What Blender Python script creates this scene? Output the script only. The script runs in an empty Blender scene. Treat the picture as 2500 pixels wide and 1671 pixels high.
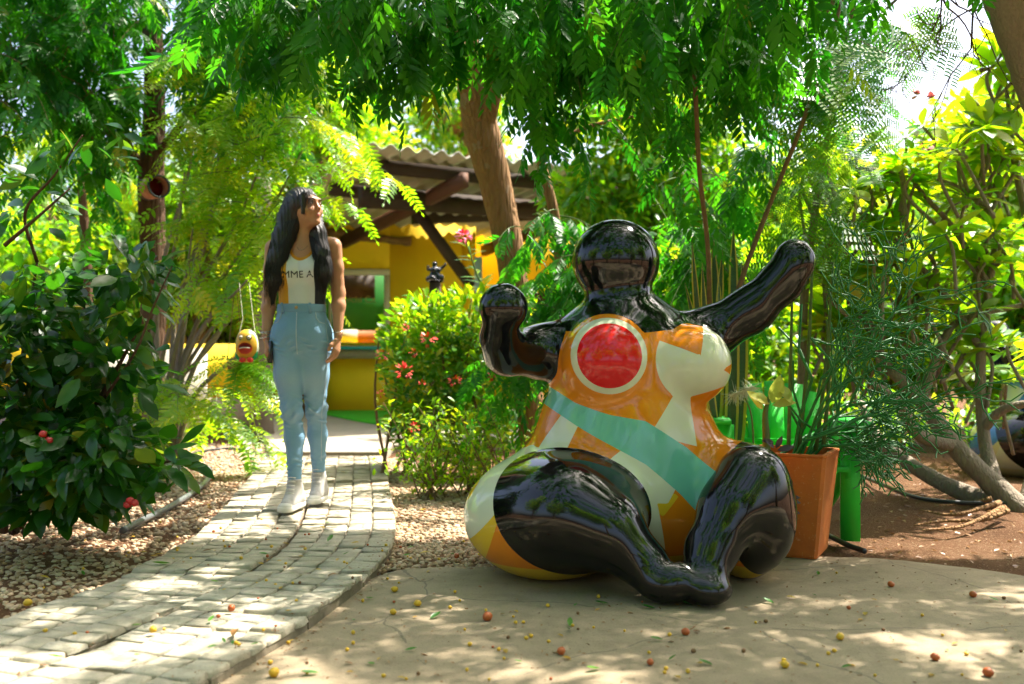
import bpy, bmesh, math, random
import numpy as np
from mathutils import Vector, Matrix
from mathutils.bvhtree import BVHTree

random.seed(7)
RNG = np.random.default_rng(7)
SC = bpy.context.scene
COL = SC.collection
R = math.radians

# ------------------------------------------------------------------ camera, sky, sun, exposure
F = 2430.0                      # focal length in photograph pixels (2500 wide)
EYE = 0.88
cam_d = bpy.data.cameras.new('camera')
cam_d.sensor_width = 36.0
cam_d.lens = F / 2500.0 * 36.0
cam_d.clip_start = 0.05
cam_d.clip_end = 800.0
cam_d.dof.use_dof = True
cam_d.dof.focus_distance = 4.0
cam_d.dof.aperture_fstop = 2.2
cam = bpy.data.objects.new('camera', cam_d)
COL.objects.link(cam)
cam.location = (0, 0, EYE)
cam.rotation_euler = (R(90.0) + math.atan((850 - 835.5) / F), 0, 0)
SC.camera = cam

SUN_AZ, SUN_EL = R(55.0), R(61.0)          # to the right of straight ahead, above the horizon
SUN = np.array([math.sin(SUN_AZ) * math.cos(SUN_EL), math.cos(SUN_AZ) * math.cos(SUN_EL), math.sin(SUN_EL)])
world = bpy.data.worlds.new('World')
SC.world = world
world.use_nodes = True
wn = world.node_tree
sky = wn.nodes.new('ShaderNodeTexSky')
sky.sky_type = 'NISHITA'
sky.sun_disc = False
sky.sun_elevation = SUN_EL
sky.sun_rotation = SUN_AZ
sky.air_density = 0.8
sky.dust_density = 6.0
bg = wn.nodes['Background']
bg.inputs['Strength'].default_value = 0.148
wn.links.new(sky.outputs['Color'], bg.inputs['Color'])
sun_d = bpy.data.lights.new('sun', 'SUN')
sun_d.energy = 5.0
sun_d.angle = R(0.53)
sun_d.color = (1.0, 0.94, 0.84)
sun = bpy.data.objects.new('sun', sun_d)
COL.objects.link(sun)
sun.rotation_euler = Vector(SUN).to_track_quat('Z', 'Y').to_euler()

vs = SC.view_settings
vs.view_transform = 'Standard'
vs.look = 'None'
vs.exposure = 1.84
vs.gamma = 1.0
vs.use_curve_mapping = False
SC.render.engine = 'CYCLES'
cy = SC.cycles
cy.use_adaptive_sampling = True
cy.adaptive_threshold = 0.02
cy.use_denoising = True
cy.max_bounces = 7
cy.diffuse_bounces = 4
cy.glossy_bounces = 3
cy.transmission_bounces = 4
cy.transparent_max_bounces = 6
cy.sample_clamp_indirect = 6.0
cy.caustics_reflective = False
cy.caustics_refractive = False

# ------------------------------------------------------------------ small maths
def W(px, py, Y):
    """where a photograph pixel lies at depth Y (metres)"""
    return np.array([(px - 1250) / F * Y, Y, EYE - (py - 850) / F * Y])

def G(px, py, z=0.0):
    """where a photograph pixel meets a level surface at height z"""
    return W(px, py, F * (EYE - z) / (py - 850.0))

def nrm(v):
    v = np.asarray(v, float)
    return v / (np.linalg.norm(v, axis=-1, keepdims=True) + 1e-9)

def smooth_path(pts, n=6):
    """Catmull-Rom through points (any number of columns)"""
    p = np.asarray(pts, float)
    if len(p) < 3:
        t = np.linspace(0, 1, n + 1)[:, None]
        return p[0] * (1 - t) + p[-1] * t
    q = np.vstack([2 * p[0] - p[1], p, 2 * p[-1] - p[-2]])
    out = []
    for i in range(1, len(q) - 2):
        a, b, c, d = q[i - 1], q[i], q[i + 1], q[i + 2]
        for t in np.linspace(0, 1, n, endpoint=False):
            out.append(0.5 * (2 * b + (c - a) * t + (2 * a - 5 * b + 4 * c - d) * t * t + (3 * b - a - 3 * c + d) * t ** 3))
    out.append(p[-1])
    return np.array(out)

def vnoise(x, y, seed=0):
    """smooth value noise in 0..1 on the plane"""
    x = np.asarray(x, float); y = np.asarray(y, float)
    xi = np.floor(x).astype(int); yi = np.floor(y).astype(int)
    fx = x - xi; fy = y - yi
    fx = fx * fx * (3 - 2 * fx); fy = fy * fy * (3 - 2 * fy)
    def h(a, b):
        n = (a * 374761393 + b * 668265263 + seed * 982451653) & 0x7fffffff
        n = ((n ^ (n >> 13)) * 1274126177) & 0x7fffffff
        return ((n ^ (n >> 16)) & 0xffff) / 65535.0
    return (h(xi, yi) * (1 - fx) + h(xi + 1, yi) * fx) * (1 - fy) + (h(xi, yi + 1) * (1 - fx) + h(xi + 1, yi + 1) * fx) * fy

# ------------------------------------------------------------------ mesh and object helpers
def mesh(name, verts, faces, smooth=False, attrs=None, normals=None):
    """faces: one array (k,3)/(k,4), or a list of such arrays / of plain lists"""
    v = np.asarray(verts, np.float32)
    if isinstance(faces, np.ndarray):
        groups = [faces]
    elif len(faces) and isinstance(faces[0], np.ndarray) and faces[0].ndim == 2:
        groups = list(faces)
    else:
        by = {}
        for f in faces:
            by.setdefault(len(f), []).append(f)
        groups = [np.array(g) for g in by.values()]
    groups = [g.astype(np.int32) for g in groups if len(g)]
    me = bpy.data.meshes.new(name)
    nl = sum(g.size for g in groups); nf = sum(len(g) for g in groups)
    me.vertices.add(len(v)); me.vertices.foreach_set('co', v.ravel())
    me.loops.add(nl); me.loops.foreach_set('vertex_index', np.concatenate([g.ravel() for g in groups]))
    me.polygons.add(nf)
    tot = np.concatenate([np.full(len(g), g.shape[1], np.int32) for g in groups])
    st = np.concatenate([[0], np.cumsum(tot)[:-1]]).astype(np.int32)
    me.polygons.foreach_set('loop_start', st)
    me.update(calc_edges=True)
    if smooth:
        me.polygons.foreach_set('use_smooth', np.ones(nf, bool))
    for k, a in (attrs or {}).items():
        at = me.attributes.new(k, 'FLOAT', 'POINT')
        at.data.foreach_set('value', np.asarray(a, np.float32).ravel())
    me.validate()
    if normals is not None:
        me.normals_split_custom_set_from_vertices([tuple(n) for n in normals])
    return me

class MB:
    """collects shapes for one mesh"""
    def __init__(s):
        s.v = []; s.f = []; s.n = 0
    def add(s, v, f):
        v = np.asarray(v, float)
        if isinstance(f, np.ndarray):
            f = [f]
        for g in f:
            s.f.append(np.asarray(g) + s.n)
        s.v.append(v); s.n += len(v)
        return s
    def box(s, c, size, rot=None, taper=(1, 1)):
        hx, hy, hz = [q / 2 for q in size]
        v = np.array([[x * (taper[0] if z > 0 else 1), y * (taper[1] if z > 0 else 1), z] for z in (-hz, hz) for y in (-hy, hy) for x in (-hx, hx)])
        if rot is not None:
            v = v @ np.asarray(rot).T
        q = np.array([[0, 2, 3, 1], [4, 5, 7, 6], [0, 1, 5, 4], [1, 3, 7, 5], [3, 2, 6, 7], [2, 0, 4, 6]])
        return s.add(v + np.asarray(c, float), q)
    def bar(s, a, b, w, h, up=(0, 0, 1)):
        a = np.asarray(a, float); b = np.asarray(b, float)
        d = b - a; L = np.linalg.norm(d); z = d / L
        x = np.cross(np.asarray(up, float), z); x /= np.linalg.norm(x) + 1e-9
        y = np.cross(z, x)
        return s.box((a + b) / 2, (w, h, L), np.stack([x, y, z], 1))
    def tube(s, pts, radii, sides=8, cap=True, rough=0.0):
        v, f = tube(pts, radii, sides, cap, rough)
        return s.add(v, f)
    def mesh(s, name, smooth=False):
        by = {}
        for g in s.f:
            by.setdefault(g.shape[1], []).append(g)
        return mesh(name, np.vstack(s.v), [np.vstack(g) for g in by.values()], smooth)

def tube(pts, radii, sides=8, cap=True, rough=0.0):
    p = np.asarray(pts, float); n = len(p)
    r = np.interp(np.linspace(0, 1, n), np.linspace(0, 1, len(np.atleast_1d(radii))), np.atleast_1d(radii))
    t = nrm(np.gradient(p, axis=0))
    a = np.array([1.0, 0.13, 0.27]) if abs(t[0][0]) < 0.8 else np.array([0.1, 1.0, 0.2])
    x = a - t[0] * (a @ t[0]); x /= np.linalg.norm(x)
    rings = []
    ang = np.arange(sides) / sides * 2 * math.pi
    for i in range(n):
        x = x - t[i] * (x @ t[i]); x /= np.linalg.norm(x) + 1e-9
        y = np.cross(t[i], x)
        rr = r[i] * (1 + rough * (RNG.random(sides) - 0.5)) if rough else r[i]
        rings.append(p[i] + (np.cos(ang) * rr)[:, None] * x + (np.sin(ang) * rr)[:, None] * y)
    v = np.vstack(rings)
    i = np.arange(n - 1)[:, None] * sides; j = np.arange(sides)[None]; k = (j + 1) % sides
    q = np.stack([i + j, i + k, i + sides + k, i + sides + j], -1).reshape(-1, 4)
    fs = [q]
    if cap:
        v = np.vstack([v, p[:1], p[-1:]])
        j = np.arange(sides); k = (j + 1) % sides
        fs.append(np.stack([np.full(sides, n * sides), k, j], 1))
        fs.append(np.stack([np.full(sides, n * sides + 1), (n - 1) * sides + j, (n - 1) * sides + k], 1))
    return v, fs

def thing(name, label, cat, loc=(0, 0, 0), group=None):
    o = bpy.data.objects.new(name, None)
    o.empty_display_size = 0.1
    COL.objects.link(o)
    o.location = tuple(float(q) for q in loc)
    tag(o, label, cat, group)
    return o

def tag(o, label=None, cat=None, group=None, kind=None):
    if label: o['label'] = label
    if cat: o['category'] = cat
    if group: o['group'] = group
    if kind: o['kind'] = kind
    return o

def off(parent):
    """world position of a parent's origin (thing or part of it)"""
    p = np.zeros(3)
    while parent is not None:
        p += np.array(parent.location); parent = parent.parent
    return p

def obj(name, me, mat=None, parent=None, kind=None, label=None):
    """a mesh object whose vertices are in world coordinates"""
    o = bpy.data.objects.new(name, me)
    COL.objects.link(o)
    if mat is not None and not me.materials:
        me.materials.append(mat)
    if parent is not None:
        o.parent = parent
        o.location = tuple(-off(parent))
    if kind: o['kind'] = kind
    if label: o['label'] = label
    return o

def copy_tree(o, parent=None):
    c = o.copy()
    COL.objects.link(c)
    c.parent = parent
    for ch in list(o.children):
        copy_tree(ch, c)
    return c

# ------------------------------------------------------------------ materials
class NT:
    def __init__(s, name):
        s.m = bpy.data.materials.new(name)
        s.m.use_nodes = True
        s.t = s.m.node_tree
        s.p = s.t.nodes['Principled BSDF']
        s.out = s.t.nodes['Material Output']
    def n(s, kind, **kw):
        nd = s.t.nodes.new('ShaderNode' + kind)
        for k, v in kw.items():
            setattr(nd, k, v)
        return nd
    def l(s, a, b):
        s.t.links.new(a, b)
    def val(s, sock, v):
        if hasattr(v, 'is_linked') or hasattr(v, 'links'):
            s.l(v, sock)
        else:
            sock.default_value = v
    def math(s, op, a, b=0.5, c=None, clamp=False):
        nd = s.n('Math', operation=op); nd.use_clamp = clamp
        s.val(nd.inputs[0], a); s.val(nd.inputs[1], b)
        if c is not None: s.val(nd.inputs[2], c)
        return nd.outputs[0]
    def noise(s, scale, detail=4, rough=0.6, vec=None, dist=0.0):
        nd = s.n('TexNoise')
        nd.inputs['Scale'].default_value = scale; nd.inputs['Detail'].default_value = detail
        nd.inputs['Roughness'].default_value = rough; nd.inputs['Distortion'].default_value = dist
        if vec is not None: s.l(vec, nd.inputs['Vector'])
        return nd.outputs['Fac']
    def coord(s, scale=(1, 1, 1), kind='Object'):
        tc = s.n('TexCoord'); mp = s.n('Mapping')
        mp.inputs['Scale'].default_value = scale
        s.l(tc.outputs[kind], mp.inputs['Vector'])
        return mp.outputs['Vector']
    def geo(s, scale=(1, 1, 1)):
        g = s.n('NewGeometry'); mp = s.n('Mapping')
        mp.inputs['Scale'].default_value = scale
        s.l(g.outputs['Position'], mp.inputs['Vector'])
        return mp.outputs['Vector']
    def ramp(s, fac, stops):
        nd = s.n('ValToRGB')
        e = nd.color_ramp.elements
        while len(e) < len(stops): e.new(0.5)
        for q, (pos, c) in zip(e, stops):
            q.position = pos; q.color = (*c, 1) if len(c) == 3 else c
        s.l(fac, nd.inputs['Fac'])
        return nd.outputs['Color']
    def mix(s, fac, a, b, mode='MIX'):
        nd = s.n('Mix', data_type='RGBA', blend_type=mode)
        s.val(nd.inputs[0], fac)
        for i, c in ((6, a), (7, b)):
            if isinstance(c, tuple): nd.inputs[i].default_value = (*c, 1) if len(c) == 3 else c
            else: s.l(c, nd.inputs[i])
        return nd.outputs[2]
    def bump(s, height, strength=0.4, dist=0.01):
        nd = s.n('Bump')
        nd.inputs['Strength'].default_value = strength; nd.inputs['Distance'].default_value = dist
        s.l(height, nd.inputs['Height'])
        s.l(nd.outputs['Normal'], s.p.inputs['Normal'])
        return nd
    def set(s, color=None, rough=None, spec=None, **kw):
        if color is not None:
            if isinstance(color, tuple): s.p.inputs['Base Color'].default_value = (*color, 1)
            else: s.l(color, s.p.inputs['Base Color'])
        if rough is not None: s.val(s.p.inputs['Roughness'], rough)
        if spec is not None: s.p.inputs['Specular IOR Level'].default_value = spec
        for k, v in kw.items(): s.val(s.p.inputs[k.replace('_', ' ')], v)
        return s

def plain(name, c, rough=0.6, spec=0.5, vary=0.25, scale=9.0, bump=0.15, geo=False, **kw):
    """a painted or solid surface with grain, so that nothing is perfectly even"""
    t = NT(name)
    v = t.geo() if geo else t.coord()
    n = t.noise(scale, 6, 0.65, v)
    col = t.mix(n, tuple(q * (1 - vary) for q in c), tuple(min(1, q * (1 + vary)) for q in c))
    t.set(col, rough, spec, **kw)
    if bump:
        t.bump(t.noise(scale * 9, 3, 0.6, v), bump, 0.004)
    return t.m

def leaf_mat(name, stops, trans, tmix=0.5, rough=0.38, spec=0.45):
    """thin leaf: gloss on top of its own colour, and light passing through; colour varies leaf by leaf"""
    t = NT(name)
    at = t.n('Attribute', attribute_name='tint')
    oi = t.n('ObjectInfo')
    k = t.math('FRACT', t.math('ADD', at.outputs['Fac'], oi.outputs['Random']))
    vein = t.noise(60, 2, 0.5, t.coord())
    col = t.ramp(k, stops)
    col = t.mix(t.math('MULTIPLY', vein, 0.35), col, (0.02, 0.05, 0.005))
    t.set(col, rough, spec)
    tr = t.n('BsdfTranslucent')
    tcol = t.ramp(k, trans)
    t.l(tcol, tr.inputs['Color'])
    mx = t.n('MixShader')
    mx.inputs[0].default_value = tmix
    t.l(t.p.outputs[0], mx.inputs[1]); t.l(tr.outputs[0], mx.inputs[2])
    t.l(mx.outputs[0], t.out.inputs['Surface'])
    return t.m

M = {}
M['neem'] = leaf_mat('neem_leaf', [(0, (0.010, 0.085, 0.006)), (0.6, (0.020, 0.14, 0.008)), (0.975, (0.045, 0.18, 0.010)), (1, (0.26, 0.24, 0.02))],
                     [(0, (0.03, 0.32, 0.008)), (0.975, (0.12, 0.50, 0.008)), (1, (0.40, 0.48, 0.02))], 0.5, 0.42, 0.3)
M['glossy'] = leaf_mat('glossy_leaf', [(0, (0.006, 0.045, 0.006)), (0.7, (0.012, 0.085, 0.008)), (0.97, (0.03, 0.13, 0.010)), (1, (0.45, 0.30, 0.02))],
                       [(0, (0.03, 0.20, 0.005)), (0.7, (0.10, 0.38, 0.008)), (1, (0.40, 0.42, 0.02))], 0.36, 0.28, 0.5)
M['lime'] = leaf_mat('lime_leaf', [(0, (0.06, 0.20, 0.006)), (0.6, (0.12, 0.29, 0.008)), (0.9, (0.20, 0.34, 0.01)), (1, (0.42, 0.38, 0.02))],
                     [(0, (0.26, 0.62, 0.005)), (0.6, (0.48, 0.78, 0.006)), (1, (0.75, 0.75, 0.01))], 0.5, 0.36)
M['plumeria'] = leaf_mat('plumeria_leaf', [(0, (0.035, 0.17, 0.006)), (0.6, (0.08, 0.24, 0.008)), (0.9, (0.16, 0.28, 0.02)), (1, (0.40, 0.34, 0.03))],
                         [(0, (0.22, 0.60, 0.005)), (0.6, (0.48, 0.76, 0.006)), (1, (0.75, 0.74, 0.01))], 0.55, 0.38)
M['ixora'] = leaf_mat('ixora_leaf', [(0, (0.02, 0.11, 0.006)), (0.6, (0.06, 0.19, 0.008)), (0.9, (0.16, 0.29, 0.01)), (1, (0.40, 0.38, 0.03))],
                      [(0, (0.09, 0.40, 0.006)), (0.6, (0.28, 0.60, 0.008)), (1, (0.60, 0.62, 0.02))], 0.45, 0.3, 0.5)
M['feather'] = leaf_mat('feather_leaf', [(0, (0.03, 0.14, 0.018)), (0.7, (0.06, 0.20, 0.016)), (1, (0.16, 0.28, 0.03))],
                        [(0, (0.08, 0.40, 0.03)), (0.7, (0.20, 0.54, 0.02)), (1, (0.42, 0.58, 0.03))], 0.5, 0.4)
M['distant'] = leaf_mat('distant_leaf', [(0, (0.03, 0.14, 0.006)), (0.6, (0.08, 0.24, 0.008)), (1, (0.22, 0.34, 0.01))],
                        [(0, (0.16, 0.56, 0.006)), (0.6, (0.42, 0.74, 0.008)), (1, (0.72, 0.74, 0.01))], 0.5, 0.4)

def bark_mat(name, a, b, scale=1.0, strength=0.8):
    t = NT(name)
    v = t.geo((14 * scale, 14 * scale, 2.2 * scale))
    vo = t.n('TexVoronoi', feature='DISTANCE_TO_EDGE'); vo.inputs['Scale'].default_value = 2.6
    nz = t.noise(3.0, 5, 0.6, v)
    mp = t.n('Mix', data_type='VECTOR'); mp.inputs[0].default_value = 0.25
    t.l(v, mp.inputs[4])
    nzc = t.n('TexNoise'); nzc.inputs['Scale'].default_value = 2.0; t.l(v, nzc.inputs['Vector']); t.l(nzc.outputs['Color'], mp.inputs[5])
    t.l(mp.outputs[1], vo.inputs['Vector'])
    edge = t.math('MINIMUM', t.math('MULTIPLY', vo.outputs['Distance'], 4.0), 1.0)
    h = t.math('ADD', t.math('MULTIPLY', edge, 0.7), t.math('MULTIPLY', nz, 0.5))
    col = t.mix(nz, a, b)
    lich = t.noise(5, 4, 0.6, t.geo())
    col = t.mix(t.math('MULTIPLY', t.math('GREATER_THAN', lich, 0.62), 0.35), col, (0.28, 0.25, 0.19))
    t.set(col, 0.9, 0.15)
    t.bump(h, strength, 0.02)
    return t.m

M['bark'] = bark_mat('bark', (0.16, 0.085, 0.038), (0.32, 0.185, 0.085))
M['bark_dark'] = bark_mat('bark_dark', (0.06, 0.035, 0.02), (0.15, 0.085, 0.05))
M['bark_grey'] = bark_mat('bark_grey', (0.15, 0.12, 0.09), (0.30, 0.25, 0.19), 2.0, 0.4)
M['twig'] = plain('twig', (0.17, 0.10, 0.05), 0.8, 0.2, 0.4, 30, 0.2, geo=True)
M['green_twig'] = plain('green_twig', (0.10, 0.16, 0.04), 0.7, 0.3, 0.4, 30, 0.2, geo=True)
# ------------------------------------------------------------------ leaves
def leaf_shape(L=1.0, Wd=0.4, fold=0.18, curl=0.15, seg=4, peak=0.45):
    """one leaf along +Y from the origin, upper face +Z: midrib, two folded halves, drooping tip"""
    t = np.linspace(0, 1, seg + 1)
    w = np.where(t <= peak, np.sin(t / peak * math.pi / 2), np.cos((t - peak) / (1 - peak) * math.pi / 2) ** 0.8) * Wd / 2 * L
    w[0] = w[-1] = 0
    y = t * L; z = -curl * L * t ** 2
    v = [(0, y[i], z[i]) for i in range(seg + 1)]
    li = {}; ri = {}
    for i in range(1, seg):
        li[i] = len(v); v.append((-w[i], y[i], z[i] + fold * w[i]))
        ri[i] = len(v); v.append((w[i], y[i], z[i] + fold * w[i]))
    f = []
    for i in range(seg):
        for d, s in ((li, 1), (ri, -1)):
            if i == 0: t3 = [(0, 1, d[1])]
            elif i == seg - 1: t3 = [(i, i + 1, d[i])]
            else: t3 = [(i, i + 1, d[i + 1]), (i, d[i + 1], d[i])]
            for a, b, c in t3:
                f.append((a, b, c) if s > 0 else (a, c, b))
    return np.array(v, float), np.array(f)

def rot_to(d, up):
    """matrices (k,3,3) whose +Y is d and whose +Z is near up"""
    d = nrm(d); up = np.broadcast_to(np.asarray(up, float), d.shape)
    x = nrm(np.cross(d, up)); z = np.cross(x, d)
    return np.stack([x, d, z], -1)

def pinnate(n=6, L=0.22, ll=0.06, lw=0.019, droop=0.35, sweep=0.5, hang=0.35, end=True, var=0):
    """a compound leaf: rachis with pairs of leaflets, along +Y"""
    g = np.random.default_rng(100 + var)
    sv, sf = leaf_shape(1, lw / ll, 0.2, 0.12, 3, 0.36)
    V, Fc = [], []; m = 0
    t = np.linspace(0.0, 1, 7)
    rp = np.stack([0 * t, L * t * (1 - 0.1 * droop * t), -droop * L * t ** 2], 1)
    rw = 0.0022 * (L / 0.22) * (1 - 0.7 * t)
    V.append(np.vstack([rp + np.stack([rw, 0 * t, 0 * t], 1), rp - np.stack([rw, 0 * t, 0 * t], 1)]))
    i = np.arange(6)
    Fc.append(np.vstack([np.stack([i, i + 1, i + 8], 1), np.stack([i, i + 8, i + 7], 1)])); m = 14
    spots = [(0.18 + 0.80 * k / n, s) for k in range(n) for s in (-1, 1)] + ([(1.0, 0)] if end else [])
    for u, s in spots:
        u2 = min(1, u + g.uniform(-0.02, 0.02))
        base = np.array([0, L * u2 * (1 - 0.1 * droop * u2), -droop * L * u2 ** 2])
        d = np.array([s * (1.0 if s else 0), sweep + (1.0 if s == 0 else 0) + 0.5 * u, -hang - g.uniform(-0.15, 0.15)])
        sc = ll * (0.75 + 0.45 * math.sin(math.pi * min(1, u * 0.9 + 0.1))) * g.uniform(0.85, 1.12)
        Rm = rot_to(d[None], np.array([g.uniform(-0.3, 0.3), 0.1, 1.0]))[0]
        V.append((sv * sc) @ Rm.T + base); Fc.append(sf + m); m += len(sv)
    return np.vstack(V), np.vstack(Fc)

def bipinnate(np_=6, L=0.30, var=0):
    """a twice-divided feathery leaf"""
    V, Fc = [], []; m = 0
    for k in range(np_):
        u = 0.2 + 0.8 * k / (np_ - 1)
        for s in (-1, 1):
            pl = L * 0.36 * (1 - 0.45 * abs(u - 0.45))
            pv, pf = [], []; q = 0
            for j in range(6):
                for e in (-1, 1):
                    b = np.array([0, pl * (0.1 + 0.9 * j / 5), 0])
                    tip = b + np.array([e * pl * 0.19, pl * 0.06, 0]); a = np.array([0, pl * 0.055, 0])
                    pv += [b - a * 0.6, tip - a, tip + a * 0.5, b + a]
                    pf += [[q, q + 1, q + 2], [q, q + 2, q + 3]]; q += 4
            Rm = rot_to(np.array([[s * 1.0, 0.45, -0.25]]), (0, 0.1, 1))[0]
            V.append(np.array(pv) @ Rm.T + np.array([0, L * u, -0.25 * L * u * u])); Fc.append(np.array(pf) + m); m += q
    t = np.linspace(0, 1, 5)
    rp = np.stack([0 * t, L * t, -0.25 * L * t * t], 1); w = np.array([0.0016, 0, 0])
    V.append(np.vstack([rp + w, rp - w])); i = np.arange(4)
    Fc.append(np.vstack([np.stack([i, i + 1, i + 6], 1), np.stack([i, i + 6, i + 5], 1)]) + m)
    return np.vstack(V), np.vstack(Fc)

def in_frame(p, margin=20):
    p = np.atleast_2d(p)
    Y = np.maximum(p[:, 1], 0.05)
    u = 1250 + p[:, 0] / Y * F; v = 850 - (p[:, 2] - EYE) / Y * F
    return (p[:, 1] > 0.3) & (u > -margin) & (u < 2500 + margin) & (v > -margin) & (v < 1671 + margin), u, v

class Leaves:
    """gathers the leaves of one plant: the largest in the picture become parts of their own, the rest one mass"""
    def __init__(s, protos, name='leaf'):
        s.protos = protos; s.name = name
        s.pos = []; s.dir = []; s.up = []; s.size = []
    def add(s, pos, d, up=(0, 0, 1), size=1.0):
        s.pos.append(pos); s.dir.append(d); s.up.append(up); s.size.append(size)
    def many(s, pos, d, up, size):
        for a in zip(pos, d, np.broadcast_to(up, np.shape(pos)), np.broadcast_to(size, (len(pos),))):
            s.add(*a)
    def keep(s, mask):
        for k in ('pos', 'dir', 'up', 'size'):
            setattr(s, k, [q for q, m in zip(getattr(s, k), mask) if m])
    def build(s, parent, mat, singles=0, smooth=True, mass_name='leaves'):
        if not s.pos: return
        P = np.array(s.pos, float); S = np.array(s.size, float)
        Rm = rot_to(np.array(s.dir, float), np.array(s.up, float))
        n = len(P); which = RNG.integers(0, len(s.protos), n)
        ok, u, v = in_frame(P)
        score = np.where(ok, S / np.maximum(P[:, 1], 0.3), -1)
        order = np.argsort(-score)
        single = np.zeros(n, bool)
        if singles:
            pick = order[:singles]; single[pick] = score[pick] > 0
        mes = {}
        base = off(parent)
        for i in np.nonzero(single)[0]:
            w = int(which[i])
            if w not in mes:
                mes[w] = mesh(s.name, s.protos[w][0], s.protos[w][1], smooth)
                mes[w].materials.append(mat)
            o = bpy.data.objects.new(s.name, mes[w])
            COL.objects.link(o)
            m4 = Matrix.Identity(4)
            A = Rm[i] * S[i]; q = P[i] - base
            for r in range(3):
                for c in range(3): m4[r][c] = A[r][c]
                m4[r][3] = q[r]
            o.parent = parent; o.matrix_basis = m4
        V, Fc, T = [], [], []; m = 0
        for w, (pv, pf) in enumerate(s.protos):
            idx = np.nonzero(~single & (which == w))[0]
            if not len(idx): continue
            vv = np.einsum('kij,nj->kni', Rm[idx] * S[idx][:, None, None], pv) + P[idx][:, None]
            ff = pf[None] + (np.arange(len(idx)) * len(pv))[:, None, None] + m
            V.append(vv.reshape(-1, 3)); Fc.append(ff.reshape(-1, 3)); m += len(idx) * len(pv)
            T.append(np.repeat(RNG.random(len(idx)), len(pv)))
        if V:
            me = mesh(mass_name, np.vstack(V), np.vstack(Fc), smooth, {'tint': np.concatenate(T)})
            obj(mass_name, me, mat, parent, kind='stuff')

def rdir(n, g=RNG):
    v = g.normal(size=(n, 3))
    return nrm(v)

PROTO_NEEM = [pinnate(5, 0.20, 0.074, 0.023, dr, 0.55, hg, True, i) for i, (dr, hg) in enumerate([(0.3, 0.5), (0.5, 0.8), (0.15, 0.4), (0.7, 1.0), (0.4, 0.65)])]
PROTO_LAURELL = [leaf_shape(1, w, f, c, 4, 0.5) for w, f, c in [(0.46, 0.2, 0.12), (0.40, 0.35, 0.3), (0.52, 0.1, -0.05), (0.43, 0.25, 0.22)]]
PROTO_IXORA = [leaf_shape(1, w, f, c, 3, 0.5) for w, f, c in [(0.42, 0.2, 0.1), (0.36, 0.35, 0.25), (0.46, 0.1, 0.0)]]
PROTO_PLUM = [leaf_shape(1, w, f, c, 5, 0.55) for w, f, c in [(0.30, 0.2, 0.2), (0.26, 0.3, 0.35), (0.33, 0.15, 0.08)]]
PROTO_FERN = [pinnate(15, 0.5, 0.055, 0.016, dr, 0.12, 0.05, True, 20 + i) for i, dr in enumerate([0.5, 0.8, 0.25])]
PROTO_FEATHER = [pinnate(7, 0.20, 0.040, 0.015, dr, 0.2, 0.1, True, 30 + i) for i, dr in enumerate([0.2, 0.45, 0.05])]
PROTO_BI = [bipinnate(6, 0.34, i) for i in range(2)]
DIA = (np.array([[0, 0, 0], [-0.24, 0.42, 0.05], [0, 1, -0.1], [0.24, 0.42, 0.05]]), np.array([[0, 2, 1], [0, 3, 2]]))

def smoothpoly(px, pts):
    """piecewise-linear lookup through (x, y) points"""
    p = np.array(pts, float)
    return np.interp(px, p[:, 0], p[:, 1])

# where the open sky lets the sun reach the ground: gaps the leaves leave
def sun_lands(p):
    """ground point under a leaf along the sun's rays"""
    p = np.atleast_2d(p)
    return p[:, 0] - p[:, 2] * SUN[0] / SUN[2], p[:, 1] - p[:, 2] * SUN[1] / SUN[2]

def gap(p):
    """1 where leaves stand aside and the sun comes through"""
    gx, gy = sun_lands(p)
    a = (gx > -2.45) & (gx < 0.5 - 0.1 * (gy - 5)) & (gy > 4.62 + 0.22 * np.sin(gx * 3.1)) & (gy < 7.45)
    w = (np.hypot(gx + 1.1 + 1.35 * SUN[0] / SUN[2], gy - 5.15 + 1.35 * SUN[1] / SUN[2]) < 0.55) & (p[:, 2] > 1.8)
    n1 = vnoise(gx * 2.3 + 7, gy * 1.7, 3); n2 = vnoise(gx * 5.1, gy * 3.6 + 2, 5)
    b = (0.6 * n1 + 0.4 * n2 > np.where(gx < -0.3, 0.585, 0.63)) & (gy < 4.8)
    c = (gx > 0.95) & (gy > 4.4)
    return a | b | c | w
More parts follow.
